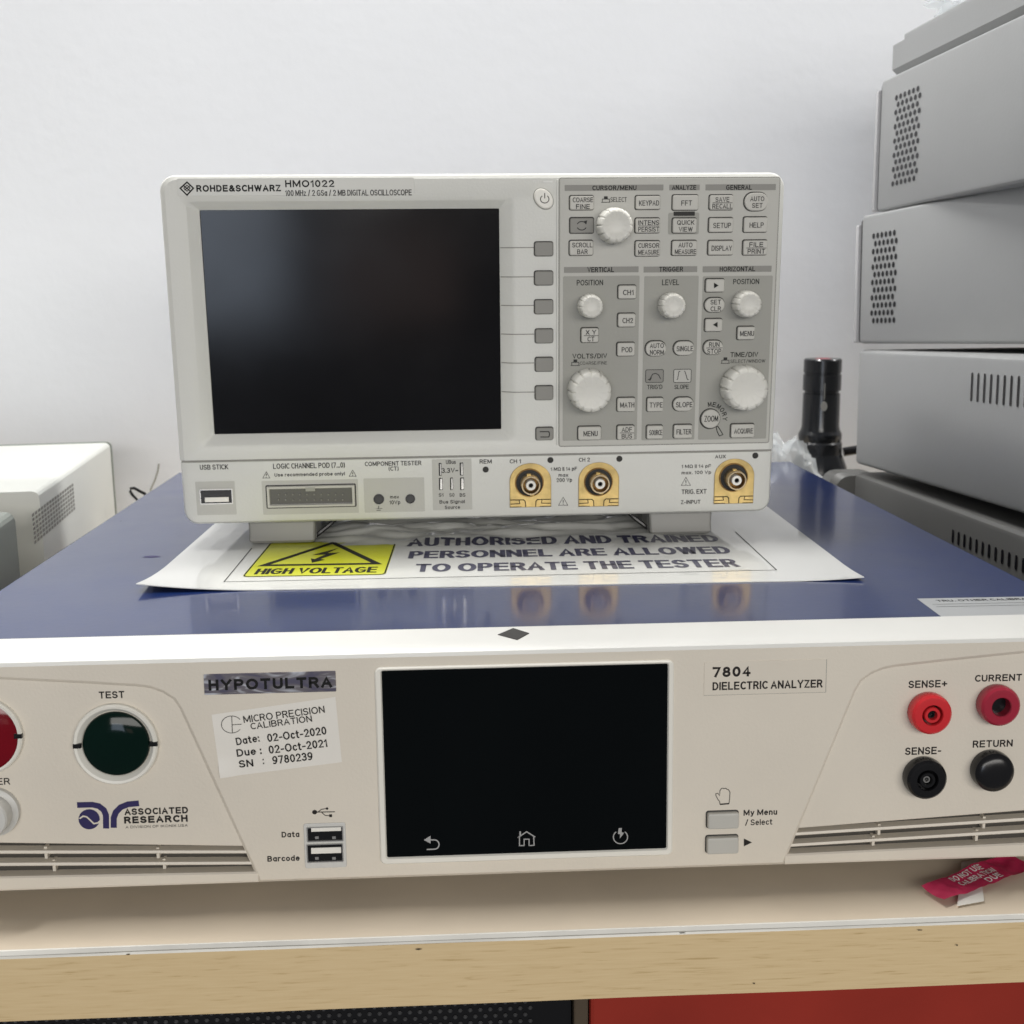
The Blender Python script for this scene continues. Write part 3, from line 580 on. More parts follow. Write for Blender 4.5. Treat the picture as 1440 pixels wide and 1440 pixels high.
for i in range(len(edge)): p, q = edge[i], edge[(i+1) % len(edge)]; fs.append([p, N0+p, N0+q, q])
mb.add(vs, fs, M['laminate']); mb.build('sheet', SH, ang=60)
def sp(px, py): return lp(FS, px, py)
def dr(mb, i0, lift):
    for i in range(i0, len(mb.v)): x, y, z = mb.v[i]; mb.v[i] = (x, -wav(x, z)-lift, z)
bl = sp(341, 810.4); br = sp(541.7, 809.7); tr = sp(551, 760.7)
ylx0, ylx1, ylz0, ylz1 = bl[0], br[0], (bl[1]+br[1])/2, tr[1]
mb = MB(); L = rrect(ylx0, ylx1, ylz0, ylz1, 0.003); mb.poly(L, -0.00012, M['yellow'])
YL = mb.build('warning_label', SH)
mb = MB(); mb.strip(offset(L, 0.0005), 0.0007, -0.00018, M['ink'], True)
cxm = (ylx0+ylx1)/2; hw = (ylx1-ylx0)*0.41; tb = ylz0+(ylz1-ylz0)*0.30; tt = ylz1-(ylz1-ylz0)*0.04
mb.strip([(cxm-hw, tb), (cxm+hw, tb), (cxm, tt)], 0.0042, -0.0002, M['ink'], True)
g = (tt-tb)
mb.poly([(cxm+p*0.9*0.032*0.5, tb+g*q) for p, q in ((0.3, 0.74), (-0.45, 0.42), (-0.02, 0.44), (-0.28, 0.24), (-0.42, 0.27), (-0.30, 0.08), (0.06, 0.20), (-0.10, 0.24), (0.42, 0.53), (0.02, 0.50))], -0.0002, M['ink'])
letter_at(mb, 'HIGH VOLTAGE', cxm, ylz0+(ylz1-ylz0)*0.135, (ylx1-ylx0)*0.86, (ylz1-ylz0)*0.15, M['ink'], -0.0002, 0.03)
mb.build('lettering', YL)
mb = MB()
i0 = 0
for s, c, wp, hp, rt in (('TO OPERATE THE TESTER', (811, 795.3), 455, 11, 0), ('PERSONNEL ARE ALLOWED', (801, 777), 453, 10, 0), ('AUTHORISED AND TRAINED', (792, 760.5), 438, 9, 0)):
    q = sp(*c); l = sp(c[0]-wp/2, c[1]); r = sp(c[0]+wp/2, c[1]); u = sp(c[0], c[1]-hp/2); d = sp(c[0], c[1]+hp/2)
    letter_at(mb, s, q[0], q[1], r[0]-l[0], u[1]-d[1], M['sheetink'], 0, 0.04)
dr(mb, 0, 0.00015); mb.build('lettering', SH)
mb = MB(); P = [sp(315, 818.5), sp(1092, 801.7), sp(1034, 748), sp(354, 771)]
def seg(p, q, n=24): return [(p[0]+(q[0]-p[0])*i/n, p[1]+(q[1]-p[1])*i/n) for i in range(n+1)]
mb.strip(seg(P[3], P[0])+seg(P[0], P[1])[1:]+seg(P[1], P[2])[1:], 0.0005, 0, M['ink_grey']); dr(mb, 0, 0.0001); mb.build('border_line', SH)

# ================================================================== OSCILLOSCOPE
st, sy = -0.04019, -0.01722
ex = Vector((math.cos(sy), -math.sin(sy), 0)); nv = Vector((math.sin(sy), math.cos(sy), 0)); ez = math.sin(st)*nv+math.cos(st)*Vector((0, 0, 1)); ey = ez.cross(ex)
FO = frame_of((-0.00983, 0.14488, 0.01259), ex, ey, ez); SW, SHH = 0.285, 0.16075
OS = thing('oscilloscope', 'pale grey digital oscilloscope with dark screen standing on the laminated notice', 'oscilloscope', FO)
hw = SW/2
zs = lp(FO, 670, 641.5)[1]       # seam between the two front mouldings
def outline(x0, x1, z0, z1, rt, rb, n=5):
    out = []
    for cx, cz, a0, r in ((x1-rb, z0+rb, -90, rb), (x1-rt, z1-rt, 0, rt), (x0+rt, z1-rt, 90, rt), (x0+rb, z0+rb, 180, rb)):
        for k in range(n+1): a_ = math.radians(a0+90*k/n); out.append((cx+r*math.cos(a_), cz+r*math.sin(a_)))
    return out
# rear case
mb = MB(); Lc = outline(-hw+0.002, hw-0.002, 0.002, SHH-0.002, 0.006, 0.006)
mb.loft([aty(Lc, 0.028), aty(Lc, 0.150), aty(offset(Lc, 0.004), 0.156)], M['case'], True, True); mb.build('case', OS)
# upper front moulding with a flared screen opening
sb = [lp(FO, *p, h=-0.004) for p in ((281.5, 294.5), (300, 609.5), (704.5, 605), (702.5, 294))]
sx0 = (sb[0][0]+sb[1][0])/2; sx1 = (sb[2][0]+sb[3][0])/2; sz1 = (sb[0][1]+sb[3][1])/2; sz0 = (sb[1][1]+sb[2][1])/2
U = outline(-hw, hw, zs+0.0003, SHH, 0.007, 0.0006)
fl = lp(FO, 258, 279); fr = lp(FO, 728, 628)
A0 = outline(sx0-0.0078, sx1+0.0075, sz0-0.0060, sz1+0.0052, 0.003, 0.003); A1 = outline(sx0-0.0050, sx1+0.0052, sz0-0.0044, sz1+0.0036, 0.0024, 0.0024)
A2 = outline(sx0, sx1, sz0, sz1, 0.0005, 0.0005)
mb = MB(); mb.loft([aty(outline(-hw+0.001, hw-0.001, zs+0.0006, SHH-0.001, 0.006, 0.0004), 0.0285), aty(U, 0.026), aty(U, 0.0028), aty(outline(-hw+0.0008, hw-0.0008, zs+0.0004, SHH-0.0008, 0.0064, 0.0005), 0.0009), aty(outline(-hw+0.0026, hw-0.0026, zs+0.0006, SHH-0.0022, 0.0052, 0.0004), 0.0), aty(A0, 0.0), aty(A1, 0.0006), aty(A2, 0.0040), aty(A2, 0.0062)], M['case'], False, False)
# grooves that lead from the screen to the soft keys
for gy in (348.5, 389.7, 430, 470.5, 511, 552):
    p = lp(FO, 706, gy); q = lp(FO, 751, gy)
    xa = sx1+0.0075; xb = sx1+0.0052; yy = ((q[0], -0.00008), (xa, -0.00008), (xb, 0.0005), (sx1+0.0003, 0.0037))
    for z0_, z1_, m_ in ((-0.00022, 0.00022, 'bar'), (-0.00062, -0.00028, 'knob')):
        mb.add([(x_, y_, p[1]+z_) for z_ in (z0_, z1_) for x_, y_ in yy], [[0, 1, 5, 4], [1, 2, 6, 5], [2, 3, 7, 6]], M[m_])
mb.build('front_bezel', OS)
mb = MB(); mb.poly(offset(A2, -0.0004), 0.0050, M['screen']); mb.build('screen', OS)
# lower connector moulding
Lw = outline(-hw+0.0004, hw-0.0004, 0.0, zs-0.0003, 0.0006, 0.0062)
mb = MB(); mb.loft([aty(outline(-hw+0.0014, hw-0.0014, 0.001, zs-0.0005, 0.0005, 0.0055), 0.0285), aty(Lw, 0.026), aty(Lw, 0.0026), aty(outline(-hw+0.0014, hw-0.0014, 0.0011, zs-0.0004, 0.0005, 0.0055), 0.0009), aty(outline(-hw+0.0034, hw-0.0034, 0.0028, zs-0.0006, 0.0004, 0.0042), 0.0003)], M['case'], False, True); mb.build('connector_panel', OS)
mb = MB(); mb.box(-hw+0.001, hw-0.001, 0.0010, 0.027, zs-0.0006, zs+0.0006, M['bar']); mb.build('seam', OS)
LOW = -0.0003       # face of the lower moulding
# nameplate
s = lbox(FO, 249, 249.5, 583, 279)
mb = MB(); slab(mb, rrect(s[0], s[1], s[2]+0.0012, s[3]-0.0002, 0.001), 0, 0.0002, 0.0001, M['plate']); NPo = mb.build('nameplate', OS)
mb = MB(); letter(mb, FO, 'ROHDE&SCHWARZ', (276, 260, 395, 269.5), M['ink'], h=0.0002, bold=0.045)
lines(mb, FO, [(253.5, 264.8), (263, 256.2), (272, 264.6), (263, 274.4)], 2.0, M['ink'], h=0.0002, closed=True)
lines(mb, FO, [(258, 261), (268.5, 269.5)], 1.6, M['ink'], h=0.0002); lines(mb, FO, [(259.5, 267.5), (267, 261.5)], 1.4, M['ink'], h=0.0002, lift=0.0001)
lines(mb, FO, [(258.5, 264.5), (263, 260.5), (267.5, 264.5), (263, 269)], 1.2, M['ink'], h=0.0002, closed=True, lift=0.00012)
letter(mb, FO, 'HMO1022', (401, 253.2, 470, 263.2), M['ink'], h=0.0002, bold=0.03); letter(mb, FO, '100 MHz / 2 GSa / 2 MB DIGITAL OSCILLOSCOPE', (401, 266.5, 579, 275.5), M['ink_grey'], h=0.0002, bold=0.02)
mb.build('lettering', NPo)
# power key (tilted oval) with its rib
c = lp(FO, 764.5, 279.5, 0.001); k = pxm(FO, 765, 280)
def oval(cx, cz, a_, b_, rot, n=32): return [(cx+a_*math.cos(t)*math.cos(rot)-b_*math.sin(t)*math.sin(rot), cz+a_*math.cos(t)*math.sin(rot)+b_*math.sin(t)*math.cos(rot)) for t in [2*PI*i/n for i in range(n)]]
Lp = oval(c[0], c[1], 15.5*k, 11.6*k, math.radians(-48)); mb = MB(); mb.poly(offset(Lp, -0.00035), -0.00008, M['ctrl_dark']); slab(mb, Lp, 0, 0.0016, 0.0007, M['white_pl']); PB = mb.build('power_key', OS)
mb = MB(); lines(mb, FO, arcpx(766, 280, 6, 125, 415, 18, 5.5), 1.1, M['ink'], h=0.0016); lines(mb, FO, [(766, 271.5), (766, 279)], 1.2, M['ink'], h=0.0016); mb.build('lettering', PB)
mb = MB(); letter(mb, FO, 'TEST', (749, 253.5, 762, 257), M['ink_white']); s = lbox(FO, 764, 254.2, 777, 256.4); mb.poly(rrect(*s, 0.0001), -0.00006, M['ink_white']); mb.build('lettering', OS)
# control area
TL = lp(FO, 786, 251.5); BR = lp(FO, 1077, 624); TRp = lp(FO, 1093, 251.5); BLp = lp(FO, 788, 627)
cx0 = (TL[0]+BLp[0])/2; cx1 = lp(FO, 1088, 440)[0]; cz1 = TL[1]; cz0 = BLp[1]
mb = MB(); L = rrect(cx0, cx1, cz0, cz1, 0.0008); mb.loft([aty(offset(L, -0.0005), -0.00005), aty(offset(L, -0.0005), 0.0002)], M['gap'], True, False)
mb.poly(offset(L, -0.0004), -0.00006, M['ctrl_dark']); slab(mb, L, 0, 0.0003, 0.00015, M['ctrl']); CP = mb.build('control_panel', OS); CH = 0.0003
s = lp(FO, 781, 300)[0]; mb = MB(); Lr = rrect(cx0-0.0016, cx0-0.0006, cz0+0.0005, cz1-0.0002, 0.0003); slab(mb, Lr, 0, 0.0006, 0.0003, M['case']); mb.build('rib', OS)
for bx in ((791.5, 388, 897.5, 619), (904, 388, 979.5, 618.5), (985, 388, 1082, 617.5)):
    s = lbox(FO, *bx, h=CH); mb = MB(); slab(mb, rrect(*s, 0.0006), -CH, 0.0001, 0.00004, M['ctrl_dark']); mb.build('section_field', CP)
SEC = CH+0.0001
for t, bx, tx in (('CURSOR/MENU', (794, 259.8, 933, 268.2), (833, 260.6, 895, 267.8)), ('ANALYZE', (941, 259.6, 984, 267.6), (945, 260.2, 979, 267)), ('GENERAL', (992, 259, 1091, 267.6), (1021, 260, 1057.5, 267)),
                  ('VERTICAL', (793, 375, 898, 383.4), (826, 375.6, 863.5, 382.8)), ('TRIGGER', (905, 374.6, 980.5, 383), (927, 375, 960.5, 382)), ('HORIZONTAL', (988, 374, 1085, 382.6), (1012, 374.8, 1062, 381.6))):
    s = lbox(FO, *bx, h=CH); mb = MB(); mb.poly(rrect(*s, 0.0002), -CH-0.00005, M['bar']); sb_ = mb.build('section_bar', CP)
    mb = MB(); letter(mb, FO, t, tx, M['ink'], h=CH+0.00005, bold=0.03); mb.build('lettering', sb_)
# keys
def key(bx, texts=(), shape='rect', m='key', base=SEC, hh=0.0015, icon=None, name='key'):
    h0 = base; s = lbox(FO, *bx, h=h0+hh*0.6); mb = MB()
    g = [s[0]-0.00045, s[1]+0.0002, s[2]-0.00028, s[3]+0.0005]
    rr = 0.0009 if shape == 'rect' else 0.5*(s[3]-s[2])-0.0001
    mb.poly(rrect(*g, rr+0.0002, 6), -h0-0.00006, M['gap']); slab(mb, rrect(*s, rr, 6), -h0, hh, 0.00045, M[m]); o = mb.build(name, CP)
    if texts or icon:
        mb = MB()
        for t, tb_ in texts:
            if t == '-': lines(mb, FO, [(tb_[0], tb_[1]), (tb_[2], tb_[3])], 0.8, M['ink_grey'], h=h0+hh)
            else: letter(mb, FO, t, tb_, M['ink_grey'] , h=h0+hh, bold=0.015)
        if icon: icon(mb, h0+hh)
        mb.build('lettering', o)
    return o
def two(bx, a_, b_, line=False):
    x0, y0, x1, y1 = bx; xc = (x0+x1)/2+1.5; yc = (y0+y1)/2+0.5; out = []
    for t, yy in ((a_, yc-4.7), (b_, yc+4.7)):
        wd = min((x1-x0)*0.86, len(t)*4.9); out.append((t, (xc-wd/2, yy-3.4, xc+wd/2, yy+3.4)))
    if line: out.append(('-', (xc-(x1-x0)*0.42, yc, xc+(x1-x0)*0.42, yc)))
    return out
def one(bx, t, k_=5.0, hh_=7.4):
    x0, y0, x1, y1 = bx; xc = (x0+x1)/2+1.5; yc = (y0+y1)/2+0.5; wd = min((x1-x0)*0.82, len(t)*k_); return [(t, (xc-wd/2, yc-hh_/2, xc+wd/2, yc+hh_/2))]
T2 = lambda bx, a_, b_, line=False, **kw: key(bx, two(bx, a_, b_, line), **kw)
T1 = lambda bx, t, **kw: key(bx, one(bx, t), **kw)
T2((801.5, 275.5, 835, 295), 'COARSE', 'FINE', base=CH)
def ic_rot(mb, h): lines(mb, FO, arcpx(818, 317, 6.5, 160, 20, 10, 5.5), 1.3, M['ink_grey'], h=h); lines(mb, FO, arcpx(818, 318, 6.5, 200, 340, 10, 5.5), 1.3, M['ink_grey'], h=h); mb.poly([lp(FO, *p, h=h) for p in ((821, 311), (824.5, 315.5), (825.8, 309.8))], -h-0.0001, M['ink_grey'])
key((801.5, 306.5, 835, 328), m='softkey', base=CH, hh=0.0006, icon=ic_rot)
T2((801, 338.5, 834, 359), 'SCROLL', 'BAR', base=CH)
T1((894, 275.5, 928.5, 294.5), 'KEYPAD', base=CH)
T2((893.5, 307, 928, 327.5), 'INTENS', 'PERSIST', True, base=CH)
T2((893.5, 339, 928, 360), 'CURSOR', 'MEASURE', base=CH)
T1((946, 274.5, 982, 295.5), 'FFT', base=CH)
s = lbox(FO, 939.5, 299, 983, 329.5, h=CH); mb = MB(); slab(mb, rrect(*s, 0.0008), -CH, 0.00015, 0.00005, M['ctrl_dark']); mb.build('key_surround', CP)
s = lbox(FO, 947, 297.5, 977, 303.5, h=CH); mb = MB(); mb.poly(rrect(*s, 0.0003), -CH-0.00022, M['gap']); mb.build('indicator', CP)
T2((946, 307, 979.5, 327.5), 'QUICK', 'VIEW', base=CH+0.00015)
T2((945, 338.5, 980, 359), 'AUTO', 'MEASURE', base=CH)
T2((998, 274.5, 1031, 295), 'SAVE', 'RECALL', True, base=CH)
T1((997, 306.5, 1031, 326.5), 'SETUP', base=CH)
T1((996, 338.5, 1031, 358.5), 'DISPLAY', base=CH)
T2((1047, 271, 1080, 296.5), 'AUTO', 'SET', shape='pill', base=CH)
T1((1046, 305.5, 1079, 326.5), 'HELP', base=CH)
T2((1045, 338, 1079, 358.5), 'FILE', 'PRINT', True, base=CH)
T1((869.5, 401.5, 894.5, 420), 'CH1'); T1((869, 441, 893.5, 459.5), 'CH2'); T1((868, 482, 892.5, 500.5), 'POD'); T1((868, 559.5, 893, 578.5), 'MATH')
T2((868, 598.5, 892, 618), 'ADF', 'BUS', True); T1((813, 600, 845, 618.5), 'MENU'); T2((817.5, 461.5, 841.5, 481.5), 'X Y', 'CT', True)
T2((908, 480, 936.5, 500.5), 'AUTO', 'NORM', shape='pill'); T1((947.5, 480, 976, 499.5), 'SINGLE', shape='pill')
T1((910, 559.5, 932.5, 578.5), 'TYPE'); T1((946.5, 559, 975, 578), 'SLOPE', shape='pill'); T1((909.5, 598.5, 932, 617), 'SOURCE'); T1((947.5, 597.5, 973, 616), 'FILTER')
def tri_r(mb, h): mb.poly([lp(FO, *p, h=h) for p in ((1004, 397.5), (1004, 405.5), (1010.5, 401.5))], -h-0.0001, M['ink'])
def tri_l(mb, h): mb.poly([lp(FO, *p, h=h) for p in ((1009, 452.5), (1002.5, 456.7), (1009, 460.5))], -h-0.0001, M['ink'])
key((992.5, 392.5, 1018.5, 410.5), icon=tri_r); key((991.5, 448.5, 1015.5, 466), icon=tri_l)
T2((991, 419, 1019, 439), 'SET', 'CLR', shape='pill'); T2((989.5, 479, 1016.5, 498.5), 'RUN', 'STOP', True, shape='pill')
T1((1037, 459.5, 1061, 477.5), 'MENU'); T1((1028, 596.5, 1060.5, 615), 'ACQUIRE')
# zoom key shaped like a magnifier, arched MEMORY
c = lp(FO, 998.5, 588.5, SEC); k = pxm(FO, 998, 588); mb = MB(); mb.poly(circ(c[0]-0.0001, c[1]-0.0001, 14.6*k, 32), -SEC-0.00006, M['gap']); slab(mb, circ(c[0], c[1], 13*k, 32), -SEC, 0.0015, 0.0004, M['key']); ZK = mb.build('zoom_key', CP)
mb = MB(); letter(mb, FO, 'ZOOM', (990.5, 584.5, 1010, 593), M['ink'], h=SEC+0.0015); mb.build('lettering', ZK)
mb = MB(); lines(mb, FO, [(1007, 600.5), (1008.5, 607), (1011.5, 613), (1016.5, 611), (1013, 605), (1009.5, 599.5)], 1.2, M['ink'], h=SEC, closed=True)
k2 = pxm(FO, 998, 588)
for i, ch in enumerate('MEMORY'):
    a_ = math.radians(96-i*19.5); cc = lp(FO, 1000+19.5*math.cos(a_), 588.5-20*math.sin(a_), SEC); letter_at(mb, ch, cc[0], cc[1], 5.0*k2, 6.6*k2, M['ink'], -SEC-0.00008, 0.015, a_-PI/2)
mb.build('lettering', CP)
# knobs
def knob(cx, cy, rpx, hh, base):
    k_ = pxm(FO, cx, cy); c_ = lp(FO, cx, cy, base+hh*0.75); R_ = rpx*k_*0.975; y0 = -base
    mb = MB(); pr_ = [(R_*0.98, y0), (R_*1.02, y0-hh*0.12), (R_*1.0, y0-hh*0.3), (R_*0.96, y0-hh*0.75), (R_*0.93, y0-hh*0.90), (R_*0.85, y0-hh*0.975), (R_*0.76, y0-hh)]
    lathe(mb, c_[0], c_[1], pr_, M['knob'], 144, 12, 0.085, cap=False)
    lathe(mb, c_[0], c_[1], [(R_*0.76, y0-hh), (R_*0.60, y0-hh+0.0003), (R_*0.45, y0-hh+0.0008), (R_*0.2, y0-hh+0.0010), (R_*0.02, y0-hh+0.0010)], M['knob'], 144, 12, 0.085)
    return mb.build('knob', CP, ang=50)
knob(866, 317, 25, 0.011, CH); knob(831.5, 431, 17, 0.010, SEC); knob(831, 551, 30, 0.012, SEC); knob(946.5, 430, 18, 0.010, SEC); knob(1052.5, 428, 18.7, 0.010, SEC); knob(1049.5, 547, 31.5, 0.012, SEC)
# loose lettering of the control area
def pushsym(mb, x, y): lines(mb, FO, [(x-5, y+3.2), (x-5, y-1), (x+5, y-1), (x+5, y+3.2)], 0.9, M['ink_grey'], h=SEC); lines(mb, FO, [(x-6.5, y+3.5), (x+6.5, y+3.5)], 0.8, M['ink_grey'], h=SEC); s_ = lbox(FO, x-2.6, y-5, x+2.6, y-1.4, h=SEC); mb.poly(rrect(*s_, 0.0001), -SEC-0.00008, M['ink_grey'])
mb = MB()
for t, bx, ik in (('POSITION', (811, 393.5, 848, 401.3), 'ink'), ('VOLTS/DIV', (805, 497, 853.5, 504.3), 'ink'), ('COARSE/FINE', (815.5, 508, 853.5, 513), 'ink_grey'), ('LEVEL', (931, 393, 955, 401), 'ink'), ("TRIG'D", (910, 541, 931.5, 547.2), 'ink'), ('SLOPE', (948.5, 541, 968.5, 547), 'ink'),
                  ('POSITION', (1031, 392.2, 1067.5, 399.6), 'ink'), ('TIME/DIV', (1027, 494.8, 1066, 502.3), 'ink'), ('SELECT/WINDOW', (1027, 505.2, 1076, 510.4), 'ink_grey'), ('SELECT', (858.5, 277.3, 881.5, 284), 'ink_grey')):
    letter(mb, FO, t, bx, M[ik], h=SEC, bold=0.012 if ik == 'ink' else 0.0)
pushsym(mb, 809, 510.5); pushsym(mb, 1020, 507.5); pushsym(mb, 852, 281)
mb.build('lettering', CP)
for bx, m_, ic in (((907.5, 519.5, 933, 538), 'softkey', 0), ((947, 519, 972, 538), 'ctrl', 1)):
    s = lbox(FO, *bx, h=SEC); mb = MB(); L = rrect(*s, 0.0008); slab(mb, L, -SEC, 0.00015, 0.00005, M[m_]); mb.strip(offset(L, 0.0001), 0.00028, -SEC-0.0002, M['ink_grey'], True)
    if ic == 0: lines(mb, FO, [(911, 534), (914, 533), (916, 529), (918, 526), (922, 525), (926, 527), (929, 533)], 1.1, M['ink_grey'], h=SEC+0.00017); lines(mb, FO, [(913.5, 535), (916, 530.5)], 1.8, M['ink_grey'], h=SEC+0.00019)
    else: lines(mb, FO, [(951.5, 534), (953, 533), (954.5, 523), (956.5, 522)], 1.0, M['ink_grey'], h=SEC+0.00017); lines(mb, FO, [(962, 522), (963.5, 523), (966.5, 533.5), (968.5, 534)], 1.0, M['ink_grey'], h=SEC+0.00017)
    mb.build('indicator', CP)
# soft keys
def softkey(bx, icon=None):
    s = lbox(FO, *bx, h=0.001); mb = MB(); g = [s[0]-0.0004, s[1]+0.0002, s[2]-0.0002, s[3]+0.00045]
    mb.poly(rrect(*g, 0.0012, 5), -0.00016, M['gap']); slab(mb, rrect(*s, 0.001, 5), 0, 0.0015, 0.0004, M['softkey']); o = mb.build('softkey', OS)
    if icon: mb = MB(); lines(mb, FO, [(759, 607), (771.5, 607), (772.5, 608.5), (772.5, 613), (771.5, 614.5), (760, 614.5)], 1.3, M['ink'], h=0.0015); mb.build('lettering', o)
for y_ in (340.5, 381.5, 422, 463, 503, 543): softkey((752 if y_ < 450 else 753, y_, 777.8, y_+19.5))
softkey((754, 601.5, 778, 619), True)
# ---- lower strip
LW = LOW
def field(bx, m_='ctrl'): 
    s = lbox(FO, *bx, h=LW); mb = MB(); mb.poly(rrect(*s, 0.0004), -LW-0.00008, M[m_]); return mb.build('connector_field', OS)
LH = LW+0.00008
def low(texts):
    mb = MB()
    for t, bx in texts: letter(mb, FO, t, bx, M['ink'], h=LH, bold=0.016)
    return mb
def warn(mb, cx, cy, s): lines(mb, FO, [(cx-s, cy+s*0.85), (cx+s, cy+s*0.85), (cx, cy-s*0.9)], 0.9, M['ink_grey'], h=LH, closed=True); lines(mb, FO, [(cx, cy-s*0.3), (cx, cy+s*0.3)], 1.1, M['ink_grey'], h=LH); lines(mb, FO, [(cx, cy+s*0.5), (cx, cy+s*0.7)], 1.1, M['ink_grey'], h=LH)
f1 = field((276, 677, 331.3, 724)); low([('USB STICK', (281, 653.3, 321, 660.3))]).build('lettering', OS)
p = lbox(FO, 281.5, 687.5, 327.5, 708.5, h=LH); B0 = rrect(*p, 0.0003); mb = MB()
mb.loft([aty(B0, -LH), aty(B0, -LH-0.0008), aty(offset(B0, 0.0004), -LH-0.0008), aty(offset(B0, 0.0004), -LH-0.0002)], M['steel'], False, False); mb.poly(offset(B0, 0.0003), -LH-0.0001, M['black']); u = mb.build('usb_port', OS)  # black plate stands in for the shaded inside of the port
s = lbox(FO, 288.5, 699, 322, 705.5, h=LH); mb = MB(); mb.box(s[0], s[1], -LH-0.0007, -LH-0.0001, s[2], s[3], M['white_pl']); mb.build('tongue', u)
mb = low([('LOGIC CHANNEL POD (7...0)', (384, 651, 485, 659)), ('Use recommended probe only!', (386, 664.5, 485, 670.5))]); warn(mb, 374.5, 668, 5); warn(mb, 496, 665.5, 5); mb.build('lettering', OS)
field((369, 675, 504, 722.5))
p = lbox(FO, 375.5, 682.5, 499.5, 712.5, h=LH); B0 = rrect(*p, 0.0004); mb = MB(); mb.strip(rrect(p[0]-0.0002, p[1]+0.0002, p[2]-0.0002, p[3]+0.0002, 0.0004), 0.0006, -LH-0.0001, M['gap'], True)
mb.loft([aty(B0, -LH), aty(rrect(p[0]+0.0002, p[1]-0.0002, p[2]+0.0002, p[3]-0.0002, 0.0003), -LH-0.0014), aty(rrect(p[0]+0.0013, p[1]-0.0013, p[2]+0.0012, p[3]-0.0012, 0.0002), -LH-0.0014), aty(rrect(p[0]+0.0014, p[1]-0.0014, p[2]+0.0013, p[3]-0.0013, 0.0002), -LH-0.0001)], M['key'], False, False)
mb.poly(rrect(p[0]+0.0015, p[1]-0.0015, p[2]+0.0015, p[3]-0.0015, 0.0002), -LH-0.00012, M['socket_dark']); s = lbox(FO, 430, 683.5, 443.5, 690, h=LH); mb.box(s[0], s[1], -LH-0.00145, -LH-0.0002, s[2], s[3]-0.0003, M['ctrl_dark']); pc = mb.build('pod_connector', OS)  # dark plate paints the shade inside the connector, no real recess
mb = MB()
for j in range(2):
    for i in range(10):
        x_, y_ = 392+i*10.0, 695+j*7.5; q_ = lp(FO, x_, y_, LH); mb.box(q_[0]-0.0003, q_[0]+0.0003, -LH-0.0010, -LH-0.0001, q_[1]-0.0003, q_[1]+0.0003, M['softkey'])
mb.build('pins', pc)
low([('COMPONENT TESTER', (513, 648.6, 592.5, 654.8)), ('(CT)', (546.5, 656, 560.5, 662.3))]).build('lettering', OS)
field((512, 672, 597, 720))
def hole(cx, cy, rp): 
    c_ = lp(FO, cx, cy, LH); k_ = pxm(FO, cx, cy); mb = MB(); lathe(mb, c_[0], c_[1], [(rp*k_*1.12, -LH), (rp*k_*1.08, -LH-0.0004), (rp*k_*0.9, -LH-0.0004), (rp*k_*0.85, -LH-0.0001), (rp*k_*0.1, -LH-0.0001)], M['black'], 24); return mb
hole(532.7, 702, 6.8).build('test_socket', OS); hole(577, 701.5, 6.2).build('test_socket', OS)
mb = low([('max', (548.5, 697.5, 561, 701)), ('10Vp', (547.5, 703.5, 563, 710.5))]); lines(mb, FO, [(532.5, 711), (532.5, 715), (527.5, 715), (537.5, 715)], 0.9, M['ink_grey'], h=LH); lines(mb, FO, [(529.5, 717.5), (535.5, 717.5)], 0.9, M['ink_grey'], h=LH); mb.build('lettering', OS)
field((608, 645.3, 663.5, 717))
mb = low([('UBus', (627, 646.8, 641, 652.5)), ('3.3V~', (621, 658, 644.5, 665)), ('S1', (617, 693.5, 623.5, 698.5)), ('S0', (632, 693.5, 639, 698.5)), ('BS', (646.5, 693.5, 654.5, 698.5)), ('Bus Signal', (618, 703, 653.5, 709)), ('Source', (625.5, 710.8, 647, 715.6))]); mb.build('lettering', OS)
for bx in ((617, 651, 621, 669), (646.5, 650.5, 651.5, 668.5), (617.3, 672, 622.5, 689), (633, 671.5, 637, 689), (647, 671.5, 652.5, 689)):
    s = lbox(FO, *bx, h=LH); mb = MB(); mb.poly(rrect(*s, 0.0002), -LH-0.00006, M['ink']); mb.box(s[0]+0.0006, s[1]-0.0002, -LH-0.0005, -LH, s[2]+0.0004, s[3]-0.0004, M['steel']); mb.build('bus_contact', OS)
low([('REM', (674.5, 646, 691.5, 652))]).build('lettering', OS)
for cx_, cy_ in ((683, 660.3), (774, 647), (871, 645.2), (1062.2, 640.7)):
    c_ = lp(FO, cx_, cy_, LH); k_ = pxm(FO, cx_, cy_); mb = MB(); lathe(mb, c_[0], c_[1], [(4.3*k_, -LH), (4.0*k_, -LH-0.0003), (2.5*k_, -LH-0.0006), (0.5*k_, -LH-0.0007)], M['gap'], 20); mb.build('indicator_lamp', OS)
